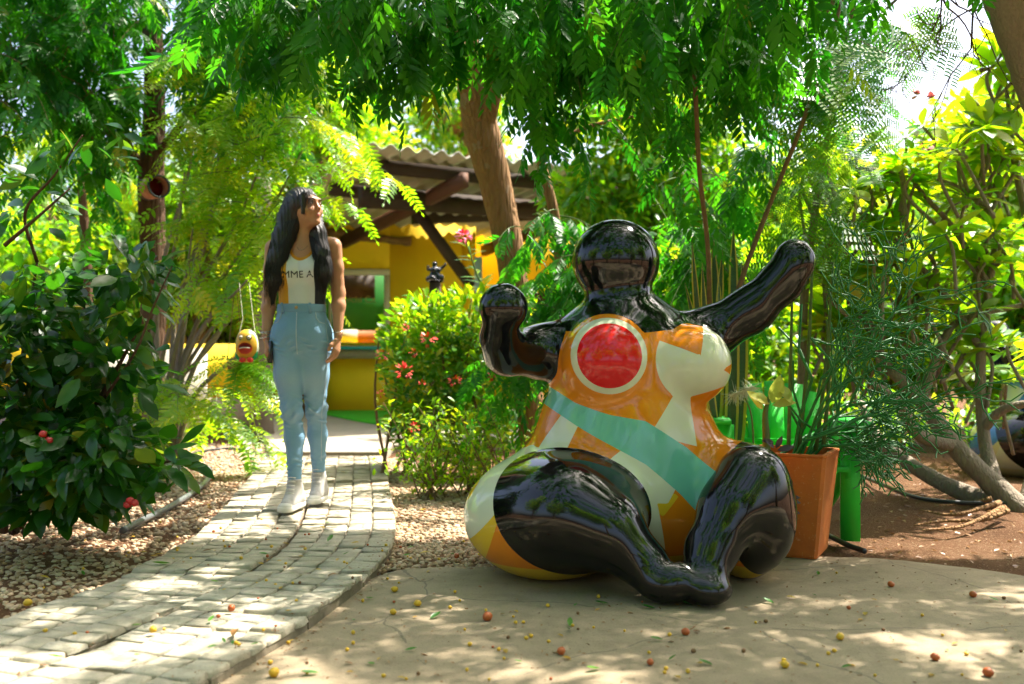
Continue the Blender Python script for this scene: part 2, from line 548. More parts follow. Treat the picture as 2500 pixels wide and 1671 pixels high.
# ------------------------------------------------------------------ rounded bodies: distance fields turned into one continuous skin
class Field:
    def __init__(s, lo, hi, h):
        s.lo = np.array(lo, float); s.h = h
        s.n = np.ceil((np.array(hi) - s.lo) / h).astype(int) + 1
        s.g = np.full(s.n, 1.0, np.float32)
    def like(s):
        q = Field.__new__(Field); q.lo = s.lo; q.h = s.h; q.n = s.n; q.g = np.full(s.n, 1.0, np.float32)
        return q
    def sub(s, lo, hi):
        a = np.clip(np.floor((np.array(lo) - s.lo) / s.h).astype(int), 0, s.n - 1)
        b = np.clip(np.ceil((np.array(hi) - s.lo) / s.h).astype(int) + 1, 0, s.n)
        sl = tuple(slice(i, j) for i, j in zip(a, b))
        ax = [s.lo[d] + s.h * np.arange(a[d], b[d]) for d in range(3)]
        return sl, ax
    def put(s, sl, d, k, cut=False):
        a = s.g[sl]
        if cut:
            hh = np.maximum(k - np.abs(-d - a), 0) / k
            s.g[sl] = np.maximum(a, -d) + hh * hh * k * 0.25
        else:
            hh = np.maximum(k - np.abs(d - a), 0) / k
            s.g[sl] = np.minimum(a, d) - hh * hh * k * 0.25
    def cap(s, a, b, ra, rb=None, k=0.02, flat=None, cut=False):
        """tapered capsule; flat = (axis vector, factor) squashes it along an axis"""
        rb = ra if rb is None else rb
        a = np.asarray(a, float); b = np.asarray(b, float)
        m = max(ra, rb) + k + 3 * s.h
        if flat is not None: m = m * max(1, 1 / 1)
        sl, ax = s.sub(np.minimum(a, b) - m, np.maximum(a, b) + m)
        if any(len(q) == 0 for q in ax): return s
        P = np.stack(np.meshgrid(*ax, indexing='ij'), -1) - a
        ab = b - a; L2 = ab @ ab + 1e-12
        t = np.clip(P @ ab / L2, 0, 1)
        D = P - t[..., None] * ab
        if flat is not None:
            w = nrm(np.asarray(flat[0], float)); c = D @ w
            D = D + (c * (flat[1] - 1))[..., None] * w
        d = np.sqrt((D * D).sum(-1)) - (ra + (rb - ra) * t)
        if flat is not None and flat[1] > 1: d = d / math.sqrt(flat[1])
        s.put(sl, d.astype(np.float32), k, cut)
        return s
    def chain(s, pts, radii, k=0.02, **kw):
        for i in range(len(pts) - 1):
            s.cap(pts[i], pts[i + 1], radii[i], radii[i + 1], k, **kw)
        return s
    def ell(s, c, r, k=0.02, rot=None, cut=False):
        c = np.asarray(c, float); r = np.asarray(r, float)
        m = max(r) + k + 3 * s.h
        sl, ax = s.sub(c - m, c + m)
        if any(len(q) == 0 for q in ax): return s
        P = np.stack(np.meshgrid(*ax, indexing='ij'), -1) - c
        if rot is not None: P = P @ np.asarray(rot)
        k0 = np.sqrt(((P / r) ** 2).sum(-1)); k1 = np.sqrt(((P / r ** 2) ** 2).sum(-1)) + 1e-9
        s.put(sl, (k0 * (k0 - 1) / k1).astype(np.float32), k, cut)
        return s
    def axes(s):
        return np.meshgrid(*[s.lo[d] + s.h * np.arange(s.n[d]) for d in range(3)], indexing='ij', sparse=True)
    def at(s, p):
        q = (p - s.lo) / s.h
        i = np.clip(np.floor(q).astype(int), 0, s.n - 2); f = q - i
        o = 0
        for dx in (0, 1):
            for dy in (0, 1):
                for dz in (0, 1):
                    w = (f[:, 0] if dx else 1 - f[:, 0]) * (f[:, 1] if dy else 1 - f[:, 1]) * (f[:, 2] if dz else 1 - f[:, 2])
                    o = o + w * s.g[i[:, 0] + dx, i[:, 1] + dy, i[:, 2] + dz]
        return o
    def grad(s, p):
        e = s.h * 0.8
        return nrm(np.stack([s.at(p + np.eye(3)[d] * e) - s.at(p - np.eye(3)[d] * e) for d in range(3)], 1))
    def skin(s):
        """surface nets: vertices, quads"""
        g = s.g; S = g < 0
        c = np.zeros(np.array(g.shape) - 1, np.uint8)
        corner = [(x, y, z) for x in (0, 1) for y in (0, 1) for z in (0, 1)]
        nx, ny, nz = c.shape
        for x, y, z in corner:
            c += S[x:x + nx, y:y + ny, z:z + nz]
        I = np.argwhere((c > 0) & (c < 8))
        vals = {q: g[I[:, 0] + q[0], I[:, 1] + q[1], I[:, 2] + q[2]] for q in corner}
        acc = np.zeros((len(I), 3)); cnt = np.zeros(len(I))
        for a in corner:
            for d in range(3):
                if a[d] == 0:
                    b = list(a); b[d] = 1; b = tuple(b)
                    va, vb = vals[a], vals[b]
                    x = (va < 0) != (vb < 0)
                    t = np.where(x, va / np.where(x, va - vb, 1), 0)
                    p = np.array(a, float) + np.zeros((len(I), 3)); p[:, d] += t
                    acc[x] += p[x]; cnt[x] += 1
        V = s.lo + s.h * (I + acc / cnt[:, None])
        num = np.full(c.shape, -1, np.int32); num[I[:, 0], I[:, 1], I[:, 2]] = np.arange(len(I))
        Q = []
        for d in range(3):
            lo = [slice(None)] * 3; hi = [slice(None)] * 3
            lo[d] = slice(0, -1); hi[d] = slice(1, None)
            sa, sb = S[tuple(lo)], S[tuple(hi)]
            E = np.argwhere(sa != sb)
            e1, e2 = [(1, 2), (2, 0), (0, 1)][d]
            E = E[(E[:, e1] > 0) & (E[:, e2] > 0) & (E[:, e1] < c.shape[e1]) & (E[:, e2] < c.shape[e2])]
            def at(o1, o2):
                q = E.copy(); q[:, e1] -= o1; q[:, e2] -= o2
                return num[q[:, 0], q[:, 1], q[:, 2]]
            quad = np.stack([at(1, 1), at(0, 1), at(0, 0), at(1, 0)], 1)
            inside = S[E[:, 0], E[:, 1], E[:, 2]]
            quad[~inside] = quad[~inside][:, ::-1]
            Q.append(quad)
        Q = np.vstack(Q)
        Q = Q[(Q >= 0).all(1)]
        return V, Q

def relax(V, Q, N, it=8, vit=4):
    """even out the skin: neighbours' positions and normals averaged"""
    E = np.vstack([Q[:, [0, 1]], Q[:, [1, 2]], Q[:, [2, 3]], Q[:, [3, 0]]])
    E = np.vstack([E, E[:, ::-1]])
    cnt = np.bincount(E[:, 0], minlength=len(V))[:, None] + 1e-9
    def avg(A):
        return np.stack([np.bincount(E[:, 0], A[E[:, 1], d], len(V)) for d in range(3)], 1) / cnt
    for k in range(vit):
        V = V + (0.5 if k % 2 == 0 else -0.52) * (avg(V) - V)
    for _ in range(it):
        N = nrm(0.4 * N + 0.6 * nrm(avg(N)))
    return V, N

def sub_mesh(name, V, Q, keep, N, attrs=None):
    """the faces in keep as a mesh of its own, with the whole skin's normals"""
    q = Q[keep]
    used, inv = np.unique(q, return_inverse=True)
    return mesh(name, V[used], inv.reshape(q.shape), True, {k: a[used] for k, a in (attrs or {}).items()}, N[used])
# ------------------------------------------------------------------ ground
def grid_axis(lo, hi, step, far):
    a = np.arange(lo, hi + 1e-6, step)
    l = lo - np.geomspace(step, far, 16)[::-1]; r = hi + np.geomspace(step, far, 16)
    return np.concatenate([l, a, r])

t = NT('soil')
v = t.geo()
n1 = t.noise(1.7, 5, 0.6, v); n2 = t.noise(22, 6, 0.75, v); n3 = t.noise(90, 3, 0.7, v)
col = t.ramp(n1, [(0.25, (0.10, 0.048, 0.022)), (0.5, (0.17, 0.085, 0.042)), (0.75, (0.25, 0.145, 0.08))])
col = t.mix(t.math('MULTIPLY', n2, 0.6), col, (0.10, 0.05, 0.025))
vo = t.n('TexVoronoi'); vo.inputs['Scale'].default_value = 55; t.l(v, vo.inputs['Vector'])
chip = t.math('LESS_THAN', vo.outputs['Distance'], 0.20)
col = t.mix(t.math('MULTIPLY', chip, 0.6), col, (0.42, 0.30, 0.18))
t.set(col, 0.95, 0.1)
t.bump(t.math('ADD', n2, t.math('MULTIPLY', n3, 0.6)), 1.0, 0.035)
M['soil'] = t.m

gx = grid_axis(-6, 7, 0.12, 330); gy = grid_axis(-3, 15, 0.12, 330)
X, Yg = np.meshgrid(gx, gy, indexing='ij')
near = np.exp(-((X / 9) ** 2 + ((Yg - 6) / 12) ** 2))
H = -0.035 + near * (0.03 * (vnoise(X * 1.3, Yg * 1.3, 1) - 0.5) + 0.018 * (vnoise(X * 4.2, Yg * 4.2, 2) - 0.5))
H = H + 0.05 * np.clip((X - 1.4) / 2, 0, 1) * np.clip((Yg - 4.4) / 2, 0, 1) * near
i = np.arange(len(gx) - 1)[:, None]; j = np.arange(len(gy) - 1)[None]; m = len(gy)
q = np.stack([i * m + j, (i + 1) * m + j, (i + 1) * m + j + 1, i * m + j + 1], -1).reshape(-1, 4)
obj('ground', mesh('ground', np.stack([X, Yg, H], -1).reshape(-1, 3), q, True), M['soil'], kind='structure')

def concrete(name, base, stain, scale=1.0, crack=0.5):
    t = NT(name)
    v = t.geo()
    n1 = t.noise(1.1 * scale, 6, 0.62, v); n2 = t.noise(7 * scale, 5, 0.7, v); n3 = t.noise(130, 3, 0.7, v)
    col = t.mix(n1, tuple(q * 0.78 for q in base), tuple(q * 1.15 for q in base))
    st = t.math('MULTIPLY', t.math('SUBTRACT', n2, 0.45, clamp=True), 2.2, clamp=True)
    col = t.mix(t.math('MULTIPLY', st, 0.75), col, stain)
    big = t.math('MULTIPLY', t.math('SUBTRACT', t.noise(0.55, 3, 0.5, v), 0.48, clamp=True), 2.0, clamp=True)
    col = t.mix(t.math('MULTIPLY', big, 0.6), col, tuple(q * 0.55 for q in base))
    wv = t.n('Mix', data_type='VECTOR'); wv.inputs[0].default_value = 0.12
    nc = t.n('TexNoise'); nc.inputs['Scale'].default_value = 3; nc.inputs['Detail'].default_value = 6; t.l(v, nc.inputs['Vector'])
    t.l(v, wv.inputs[4]); t.l(nc.outputs['Color'], wv.inputs[5])
    vo = t.n('TexVoronoi', feature='DISTANCE_TO_EDGE'); vo.inputs['Scale'].default_value = 1.3; t.l(wv.outputs[1], vo.inputs['Vector'])
    cr = t.math('LESS_THAN', vo.outputs['Distance'], 0.0028)
    col = t.mix(t.math('MULTIPLY', t.math('MULTIPLY', cr, t.math('GREATER_THAN', n1, 0.47)), crack), col, (0.12, 0.10, 0.07))
    speck = t.math('GREATER_THAN', t.noise(150, 3, 0.6, v), 0.63)
    col = t.mix(t.math('MULTIPLY', speck, 0.6), col, (0.07, 0.055, 0.035))
    oi_ = t.n('ObjectInfo')
    col = t.mix(t.math('MULTIPLY', oi_.outputs['Random'], 0.45 if name.startswith('cobble') else 0.0), col, (0.26, 0.22, 0.15))
    t.set(col, t.math('ADD', 0.72, t.math('MULTIPLY', n2, 0.2)), 0.3)
    h = t.math('SUBTRACT', t.math('ADD', t.math('MULTIPLY', n2, 0.8), t.math('MULTIPLY', n3, 0.25)), t.math('MULTIPLY', cr, 0.25))
    t.bump(h, 0.55, 0.012)
    return t.m

M['plaza'] = concrete('plaza_concrete', (0.30, 0.23, 0.145), (0.12, 0.09, 0.052), 1.0, 0.7)
M['apron'] = concrete('apron_concrete', (0.40, 0.345, 0.26), (0.24, 0.20, 0.15), 1.4, 0.2)
M['cobble'] = concrete('cobble_concrete', (0.43, 0.38, 0.285), (0.20, 0.17, 0.11), 3.0, 0.0)
M['slab'] = concrete('slab_concrete', (0.22, 0.18, 0.125), (0.10, 0.08, 0.05), 3.0, 0.0)

def slab(name, outline, top, bottom, mat):
    """a flat slab over an outline (counter-clockwise from above), with a slightly worn edge"""
    o = np.array(outline, float)[:, :2]; k = len(o)
    c = o.mean(0)
    ins = o + nrm(c - o) * 0.012
    v = np.vstack([np.c_[ins, np.full(k, top)], np.c_[o, np.full(k, top - 0.008)], np.c_[o, np.full(k, bottom)]])
    f = [list(range(k))] + [[a + e, k * (e > -1) * 0 + a, (a + 1) % k, 0] for a in range(0) for e in range(0)]
    i = np.arange(k); j = (i + 1) % k
    side = np.vstack([np.stack([i, k + i, k + j, j], 1), np.stack([k + i, 2 * k + i, 2 * k + j, k + j], 1)])
    me = bpy.data.meshes.new(name)
    me.from_pydata([tuple(q) for q in v], [], [list(range(k))] + side.tolist())
    return me

# plaza in front: its far edge runs behind the sculpture and round to the right
edge_px = [(880, 1420), (960, 1392), (1060, 1384), (1180, 1382), (1420, 1378), (1700, 1368), (1880, 1362), (2060, 1358), (2250, 1372), (2400, 1390), (2560, 1412)]
E = smooth_path([G(*p)[:2] for p in edge_px], 5)
E = E + 0.006 * RNG.normal(size=E.shape)
plaza = np.vstack([E, [[4.5, 3.2], [7, 1.0], [7, -3.5], [-7, -3.5], [-7, 0.6], [-2.4, 0.9], [-1.2, 1.6], [-1.0, 2.7]]])[::-1]
obj('plaza', slab('plaza', plaza, 0.0, -0.12, M['plaza']), M['plaza'], kind='structure')

# apron of concrete before the building, and a strip of artificial turf on it
ap = [G(655, 1112), G(940, 1112), G(960, 1095), np.array([0.6, 9.2, 0]), np.array([2.6, 10.6, 0]), np.array([2.6, 15.5, 0]), np.array([-3.1, 15.5, 0]), np.array([-3.1, 10.2, 0]), G(640, 1062)]
obj('apron', slab('apron', ap, 0.035, -0.1, M['apron']), M['apron'], kind='structure')
t = NT('turf')
n = t.noise(300, 2, 0.6, t.geo())
t.set(t.mix(n, (0.03, 0.30, 0.015), (0.09, 0.62, 0.03)), 0.7, 0.2); t.bump(n, 0.8, 0.01)
M['turf'] = t.m
tf = [(-2.7, 13.2), (-1.78, 11.4), (-1.1, 10.3), (0.9, 10.6), (0.9, 13.2)]
tm = slab('artificial_turf', tf, 0.055, 0.0385, M['turf'])
o = obj('artificial_turf', tm, M['turf'])
tag(o, 'strip of bright green artificial turf on the concrete by the counter', 'turf')

# ------------------------------------------------------------------ paved path: two lanes of stamped cobbles
Lp = [(0, 1555), (130, 1482), (300, 1405), (480, 1290), (590, 1182), (655, 1113)]
Mp = [(-140, 1730), (60, 1640), (300, 1542), (560, 1418), (705, 1318), (748, 1240), (772, 1172), (790, 1113)]
Rp = [(395, 1673), (600, 1588), (800, 1478), (925, 1382), (968, 1300), (968, 1240), (960, 1175), (935, 1113)]
ZT = 0.045
def wpath(px, extra=None):
    w = [G(a, b, ZT)[:2] for a, b in px]
    if extra is not None: w = [np.array(e) for e in extra] + w
    p = smooth_path(w, 24)
    return p
Mw = wpath(Mp[1:], [(-1.72, 1.3), (-1.42, 1.95)])
tn = nrm(np.gradient(Mw, axis=0)); nm_ = np.stack([-tn[:, 1], tn[:, 0]], 1)
for _ in range(3): nm_ = nrm(np.vstack([nm_[:1], (nm_[:-2] + nm_[1:-1] + nm_[2:]), nm_[-1:]]))
Lw = Mw + nm_ * 0.44; Rw = Mw - nm_ * 0.455
def resample(p, n):
    s = np.r_[0, np.cumsum(np.linalg.norm(np.diff(p, axis=0), axis=1))]
    u = np.linspace(0, s[-1], n)
    return np.stack([np.interp(u, s, p[:, k]) for k in range(2)], 1)
ML = np.linalg.norm(np.diff(Mw, axis=0), axis=1).sum()
NROW = int(ML / 0.084)
s_ = np.r_[0, np.cumsum(np.linalg.norm(np.diff(Mw, axis=0), axis=1))]
u_ = np.linspace(0, s_[-1], NROW + 1)
Lr, Mr, Rr = (np.stack([np.interp(u_, s_, p[:, k]) for k in range(2)], 1) for p in (Lw, Mw, Rw))
path = bpy.data.objects.new('path', None); COL.objects.link(path); path['kind'] = 'structure'
path.location = (0, 0, 0)
cobs = []
for lane in (0, 1):
    A = Lr if lane == 0 else Mr + (Rr - Mr) * 0.013
    B = Mr - (Mr - Lr) * 0.013 if lane == 0 else Rr
    r0 = 0
    g = np.random.default_rng(11 + lane)
    while r0 < NROW:
        r1 = min(NROW, r0 + 6)                                   # six rows make one cast slab
        a0, a1, b0, b1 = A[r0], A[r1], B[r0], B[r1]
        sh = g.uniform(-0.010, 0.010); lift = g.uniform(-0.011, 0.009)
        tilt = g.uniform(-0.006, 0.006)
        zt = ZT - 0.012 + lift
        d = nrm(a1 - a0) * 0.006
        pol = [a0 + d, b0 + d, b1 - d, a1 - d]
        ar = sum(pol[i][0] * pol[(i + 1) % 4][1] - pol[(i + 1) % 4][0] * pol[i][1] for i in range(4))
        if ar < 0: pol = pol[::-1]
        obj('slab', slab('slab', pol, zt, -0.06, M['slab']), M['slab'], path)
        for r in range(r0, r1):
            for c in range(4):
                u0, u1 = c / 4, (c + 1) / 4
                P = [A[r] + (B[r] - A[r]) * u0, A[r] + (B[r] - A[r]) * u1, A[r + 1] + (B[r + 1] - A[r + 1]) * u1, A[r + 1] + (B[r + 1] - A[r + 1]) * u0]
                P = np.array(P); cc = P.mean(0)
                ar = sum(P[i][0] * P[(i + 1) % 4][1] - P[(i + 1) % 4][0] * P[i][1] for i in range(4))
                if ar < 0: P = P[::-1]
                cobs.append((cc, P, zt, lift + g.uniform(-0.005, 0.005), g))
        r0 = r1
cc = np.array([[*c[0], ZT] for c in cobs])
ok, u_, v_ = in_frame(cc)
rank = np.argsort(np.where(ok, cc[:, 1], 99))
first = set(rank[:290].tolist())
far = MB()
for idx, (c, P, zt, lift, g) in enumerate(cobs):
    # rounded, uneven cobble: skirt, shoulder ring and crowned top
    rings = []; up_ = g.normal() * 0.0026
    for ins, z in ((0.0030, zt - 0.004), (0.0040, zt + 0.0085 + up_), (0.0075, zt + 0.0115 + up_)):
        Q = P + nrm(c - P) * ins * 1.35 + g.normal(size=(4, 2)) * 0.0020
        E1 = np.empty((8, 2)); E1[0::2] = Q; E1[1::2] = (Q + np.roll(Q, -1, 0)) / 2 + g.normal(size=(4, 2)) * 0.0018
        rings.append(np.c_[E1, np.full(8, z) + g.normal(size=8) * 0.0018])
    v = np.vstack(rings + [[[c[0], c[1], zt + 0.0118 + up_ + g.normal() * 0.0012]]])
    i = np.arange(8); j = (i + 1) % 8
    qd = np.vstack([np.stack([i + 8 * k, j + 8 * k, j + 8 * k + 8, i + 8 * k + 8], 1) for k in (0, 1)])
    tr = np.stack([i + 16, j + 16, np.full(8, 24)], 1)
    if idx in first:
        obj('cobble', mesh('cobble', v, [qd, tr], False), M['cobble'], path)
    else:
        far.add(v, [qd, tr])
obj('far_cobbles', far.mesh('far_cobbles'), M['cobble'], path, kind='stuff')

# ------------------------------------------------------------------ gravel beds
t = NT('gravel')
at = t.n('Attribute', attribute_name='tint')
nz = t.noise(60, 3, 0.6, t.geo())
col = t.ramp(at.outputs['Fac'], [(0, (0.24, 0.14, 0.075)), (0.25, (0.42, 0.31, 0.20)), (0.55, (0.52, 0.40, 0.26)), (0.8, (0.38, 0.21, 0.10)), (1, (0.60, 0.51, 0.38))])
col = t.mix(t.math('MULTIPLY', nz, 0.4), col, (0.28, 0.19, 0.12))
t.set(col, 0.85, 0.25)
M['gravel'] = t.m

def inside(pt, poly):
    x, y = pt[:, 0], pt[:, 1]; c = np.zeros(len(pt), bool); k = len(poly)
    for i in range(k):
        a, b = poly[i], poly[(i + 1) % k]
        hit = ((a[1] > y) != (b[1] > y)) & (x < (b[0] - a[0]) * (y - a[1]) / (b[1] - a[1] + 1e-12) + a[0])
        c ^= hit
    return c

gl = np.vstack([Lr[:, :2] + [0.01, 0], [[-2.3, 9.3], [-3.2, 9.0], [-3.4, 5.5], [-3.6, 3.2], [-3.6, 2.0]]])
gr = np.vstack([Rr[int(len(Rr) * 0.42):, :2] - [0.01, 0], [[-0.9, 8.1], [-0.5, 7.0], [0.4, 6.3], [0.55, 4.2], [0.3, 4.02], [-0.2, 3.95], [-0.5, 3.98]]])
ico_v = []; ico_f = []
ph = (1 + 5 ** 0.5) / 2
ico_v = nrm(np.array([(-1, ph, 0), (1, ph, 0), (-1, -ph, 0), (1, -ph, 0), (0, -1, ph), (0, 1, ph), (0, -1, -ph), (0, 1, -ph), (ph, 0, -1), (ph, 0, 1), (-ph, 0, -1), (-ph, 0, 1)]))
ico_f = np.array([(0, 11, 5), (0, 5, 1), (0, 1, 7), (0, 7, 10), (0, 10, 11), (1, 5, 9), (5, 11, 4), (11, 10, 2), (10, 7, 6), (7, 1, 8), (3, 9, 4), (3, 4, 2), (3, 2, 6), (3, 6, 8), (3, 8, 9), (4, 9, 5), (2, 4, 11), (6, 2, 10), (8, 6, 7), (9, 8, 1)])
def scatter_pebbles(name, poly, count, rlo, rhi, seed, z0=-0.012):
    g = np.random.default_rng(seed)
    lo, hi = poly.min(0), poly.max(0)
    pts = g.uniform(lo, hi, (count * 3, 2)); pts = pts[inside(pts, poly)][:count]
    n = len(pts); r = g.uniform(rlo, rhi, n) * (0.9 + 0.05 * pts[:, 1])
    sc = np.stack([r * g.uniform(0.8, 1.3, n), r * g.uniform(0.8, 1.3, n), r * g.uniform(0.5, 0.85, n)], 1)
    a = g.uniform(0, 6.28, n)
    vv = ico_v[None] * sc[:, None] * g.uniform(0.82, 1.12, (n, 12, 1))
    x = vv[..., 0] * np.cos(a)[:, None] - vv[..., 1] * np.sin(a)[:, None]; y = vv[..., 0] * np.sin(a)[:, None] + vv[..., 1] * np.cos(a)[:, None]
    z = vv[..., 2] + z0 + sc[:, 2:3] * g.uniform(0.2, 0.9, (n, 1))
    V = np.stack([x + pts[:, :1], y + pts[:, 1:], z], -1).reshape(-1, 3)
    Fc = (ico_f[None] + (np.arange(n) * 12)[:, None, None]).reshape(-1, 3)
    me = mesh(name, V, Fc, True, {'tint': np.repeat(g.random(n), 12)})
    o = obj(name, me, M['gravel'])
    return o
def bed(name, poly):
    pl = poly
    ar = sum(pl[i][0] * pl[(i + 1) % len(pl)][1] - pl[(i + 1) % len(pl)][0] * pl[i][1] for i in range(len(pl)))
    if ar < 0: pl = pl[::-1]
    me = bpy.data.meshes.new(name)
    me.from_pydata([(*q, -0.008) for q in pl], [], [list(range(len(pl)))])
    return obj(name, me, M['soil'], kind='structure')
bed('gravel_bed', gl); bed('gravel_bed', gr)
tag(scatter_pebbles('gravel', gl, 17000, 0.0065, 0.0135, 21), 'pale tan pebbles covering the bed beside the dark bush', 'gravel', kind='stuff')
tag(scatter_pebbles('gravel', gr, 10000, 0.0065, 0.0135, 22), 'pale tan pebbles between the paved path and the sculpture', 'gravel', kind='stuff')
# ------------------------------------------------------------------ the yellow cafe building
M['yellow'] = plain('yellow_wall', (0.86, 0.58, 0.010), 0.7, 0.3, 0.16, 1.6, 0.25, geo=True)
M['cement'] = concrete('cement_base', (0.40, 0.33, 0.26), (0.30, 0.16, 0.09), 2.0, 0.1)
M['beam'] = plain('dark_beam', (0.055, 0.035, 0.022), 0.75, 0.25, 0.5, 6, 0.4, geo=True)
M['beam_red'] = plain('red_brown_beam', (0.11, 0.05, 0.028), 0.75, 0.25, 0.4, 6, 0.4, geo=True)
M['post'] = plain('weathered_post', (0.16, 0.12, 0.09), 0.85, 0.2, 0.4, 9, 0.5, geo=True)
M['roofing'] = plain('corrugated_sheet', (0.50, 0.46, 0.39), 0.6, 0.3, 0.25, 3, 0.2, geo=True)
M['window_white'] = plain('window_frame', (0.62, 0.58, 0.46), 0.5, 0.4, 0.08, 8, 0.1, geo=True)
M['green_board'] = plain('green_board', (0.01, 0.19, 0.02), 0.5, 0.4, 0.25, 5, 0.05, geo=True)
M['blue_counter'] = plain('blue_counter', (0.03, 0.33, 0.42), 0.4, 0.5, 0.15, 4, 0.05, geo=True)
M['door'] = plain('dark_door', (0.035, 0.022, 0.016), 0.6, 0.3, 0.3, 5, 0.2, geo=True)
t = NT('pane_glass')
t.set((0.9, 0.95, 0.92), 0.03, 0.5, Transmission_Weight=0.0)
gl_ = t.n('BsdfGlossy'); gl_.inputs['Roughness'].default_value = 0.02
tr_ = t.n('BsdfTransparent'); mx = t.n('MixShader'); lw = t.n('LayerWeight'); lw.inputs['Blend'].default_value = 0.12
t.l(lw.outputs['Fresnel'], mx.inputs[0]); t.l(tr_.outputs[0], mx.inputs[1]); t.l(gl_.outputs[0], mx.inputs[2]); t.l(mx.outputs[0], t.out.inputs['Surface'])
M['glass'] = t.m

bd = thing('cafe_building', 'yellow building with corrugated lean-to roof, dark beams and a serving window', 'building', (-1.4, 13.6, 0))
bo = np.array([-1.4, 13.6, 0])
A = R(9)                                                     # the wall turns away a little to the right
ux = np.array([math.cos(A), math.sin(A), 0]); uy = np.array([-math.sin(A), math.cos(A), 0])
RB = np.stack([ux, uy, [0, 0, 1]], 1)
def bp(x, y, z):
    return bo + x * ux + y * uy + np.array([0, 0, z])
def bbox(x0, x1, y0, y1, z0, z1):
    m = MB(); m.box(bp((x0 + x1) / 2, (y0 + y1) / 2, (z0 + z1) / 2), (x1 - x0, y1 - y0, z1 - z0), RB); return m
# front wall, with an opening for the serving window (x -1.75..-0.33, z .95..1.95)
w = MB()
for x0, x1, z0, z1 in [(-4.2, -1.95, 0.0, 3.1), (-0.27, 0.72, 0.0, 3.1), (-1.95, -0.27, 0.0, 0.93), (-1.95, -0.27, 1.95, 3.1)]:
    w.box(bp((x0 + x1) / 2, 0.1, (z0 + z1) / 2), (x1 - x0, 0.2, z1 - z0), RB)
obj('wall', w.mesh('wall'), M['yellow'], bd)
w = MB(); w.box(bp(2.5, 1.3, 1.55), (3.4, 0.2, 3.1), RB); w.box(bp(0.72 + 0.101, 0.75, 1.55), (0.2, 1.3, 3.1), RB)
obj('side_wall', w.mesh('side_wall'), M['yellow'], bd)
w = bbox(1.3, 4.1, 1.15, 1.199, 1.35, 1.72); obj('dark_shelf', w.mesh('dark_shelf'), M['door'], bd)
# interior behind the window
w = bbox(-2.4, 0.3, 1.2, 1.25, 0.3, 2.6); obj('green_back_board', w.mesh('green_back_board'), M['green_board'], bd)
w = bbox(-0.95, -0.45, 0.9, 0.95, 1.6, 1.95); obj('dark_panel', w.mesh('dark_panel'), M['door'], bd)
M['orange_shelf'] = plain('orange_shelf', (0.40, 0.12, 0.02), 0.6, 0.3, 0.3, 6, 0.1, geo=True)
w = bbox(-1.9, -0.3, 0.35, 0.6, 0.952, 1.12); obj('low_shelf', w.mesh('low_shelf'), M['orange_shelf'], bd)
w = bbox(-1.1, -0.7, 0.22, 0.32, 0.952, 1.13); obj('price_board', w.mesh('price_board'), M['window_white'], bd)
# window with frame, mullion, panes
fr = MB()
for x0, x1, z0, z1 in [(-1.95, -0.27, 1.87, 1.95), (-1.95, -1.88, 0.95, 1.87), (-0.345, -0.27, 0.95, 1.87)]:
    fr.box(bp((x0 + x1) / 2, 0.02, (z0 + z1) / 2), (x1 - x0, 0.09, z1 - z0), RB)
win = obj('window', fr.mesh('window'), M['window_white'], bd)
mu = bbox(-1.195, -1.125, -0.02, 0.05, 0.95, 1.868)
obj('mullion', mu.mesh('mullion'), M['window_white'], win)
mu = bbox(-1.09, -1.05, -0.018, 0.05, 0.95, 1.868); obj('mullion', mu.mesh('mullion'), M['window_white'], win)
for x0, x1 in ((-1.878, -1.197), (-1.048, -0.347)):
    obj('pane', bbox(x0, x1, 0.03, 0.036, 0.96, 1.866).mesh('pane'), M['glass'], win)
ct = bbox(-2.1, -0.1, -0.34, -0.005, 0.86, 0.905); obj('counter', ct.mesh('counter'), M['blue_counter'], bd)
ct = bbox(-2.05, -0.15, -0.28, -0.005, 0.74, 0.857); obj('counter_apron', ct.mesh('counter_apron'), M['cement'], bd)

def text_mesh(s, size, M3, origin, extrude=0.002, width=1.0, bold=0.0, align='LEFT'):
    cu = bpy.data.curves.new('lettering', 'FONT')
    cu.body = s; cu.size = size; cu.extrude = extrude; cu.offset = bold; cu.align_x = align
    cu.resolution_u = 3
    to = bpy.data.objects.new('lettering', cu); COL.objects.link(to)
    dg = bpy.context.evaluated_depsgraph_get()
    me = bpy.data.meshes.new_from_object(to.evaluated_get(dg))
    bpy.data.objects.remove(to); bpy.data.curves.remove(cu)
    bm_ = bmesh.new(); bm_.from_mesh(me); bmesh.ops.triangulate(bm_, faces=bm_.faces[:]); bm_.to_mesh(me); bm_.free()
    v = np.empty(len(me.vertices) * 3, np.float32); me.vertices.foreach_get('co', v); v = v.reshape(-1, 3) * [width, 1, 1]
    v = v @ np.asarray(M3).T + np.asarray(origin)
    me.vertices.foreach_set('co', v.astype(np.float32).ravel()); me.update(); me.materials.clear()
    return me
UP = np.stack([ux, [0, 0, 1], -uy], 1)                       # text x along the wall, y up
M['lettering'] = plain('window_lettering', (0.35, 0.26, 0.08), 0.6, 0.3, 0.1, 5, 0, geo=True)
obj('lettering', text_mesh('Chichi Ca', 0.13, UP, bp(-0.98, 0.025, 1.50), 0.001), M['lettering'], win)
sp = bbox(-0.98, -0.88, 0.02, 0.028, 1.72, 1.80); obj('sticker', sp.mesh('sticker'), M['orange_shelf'], win)
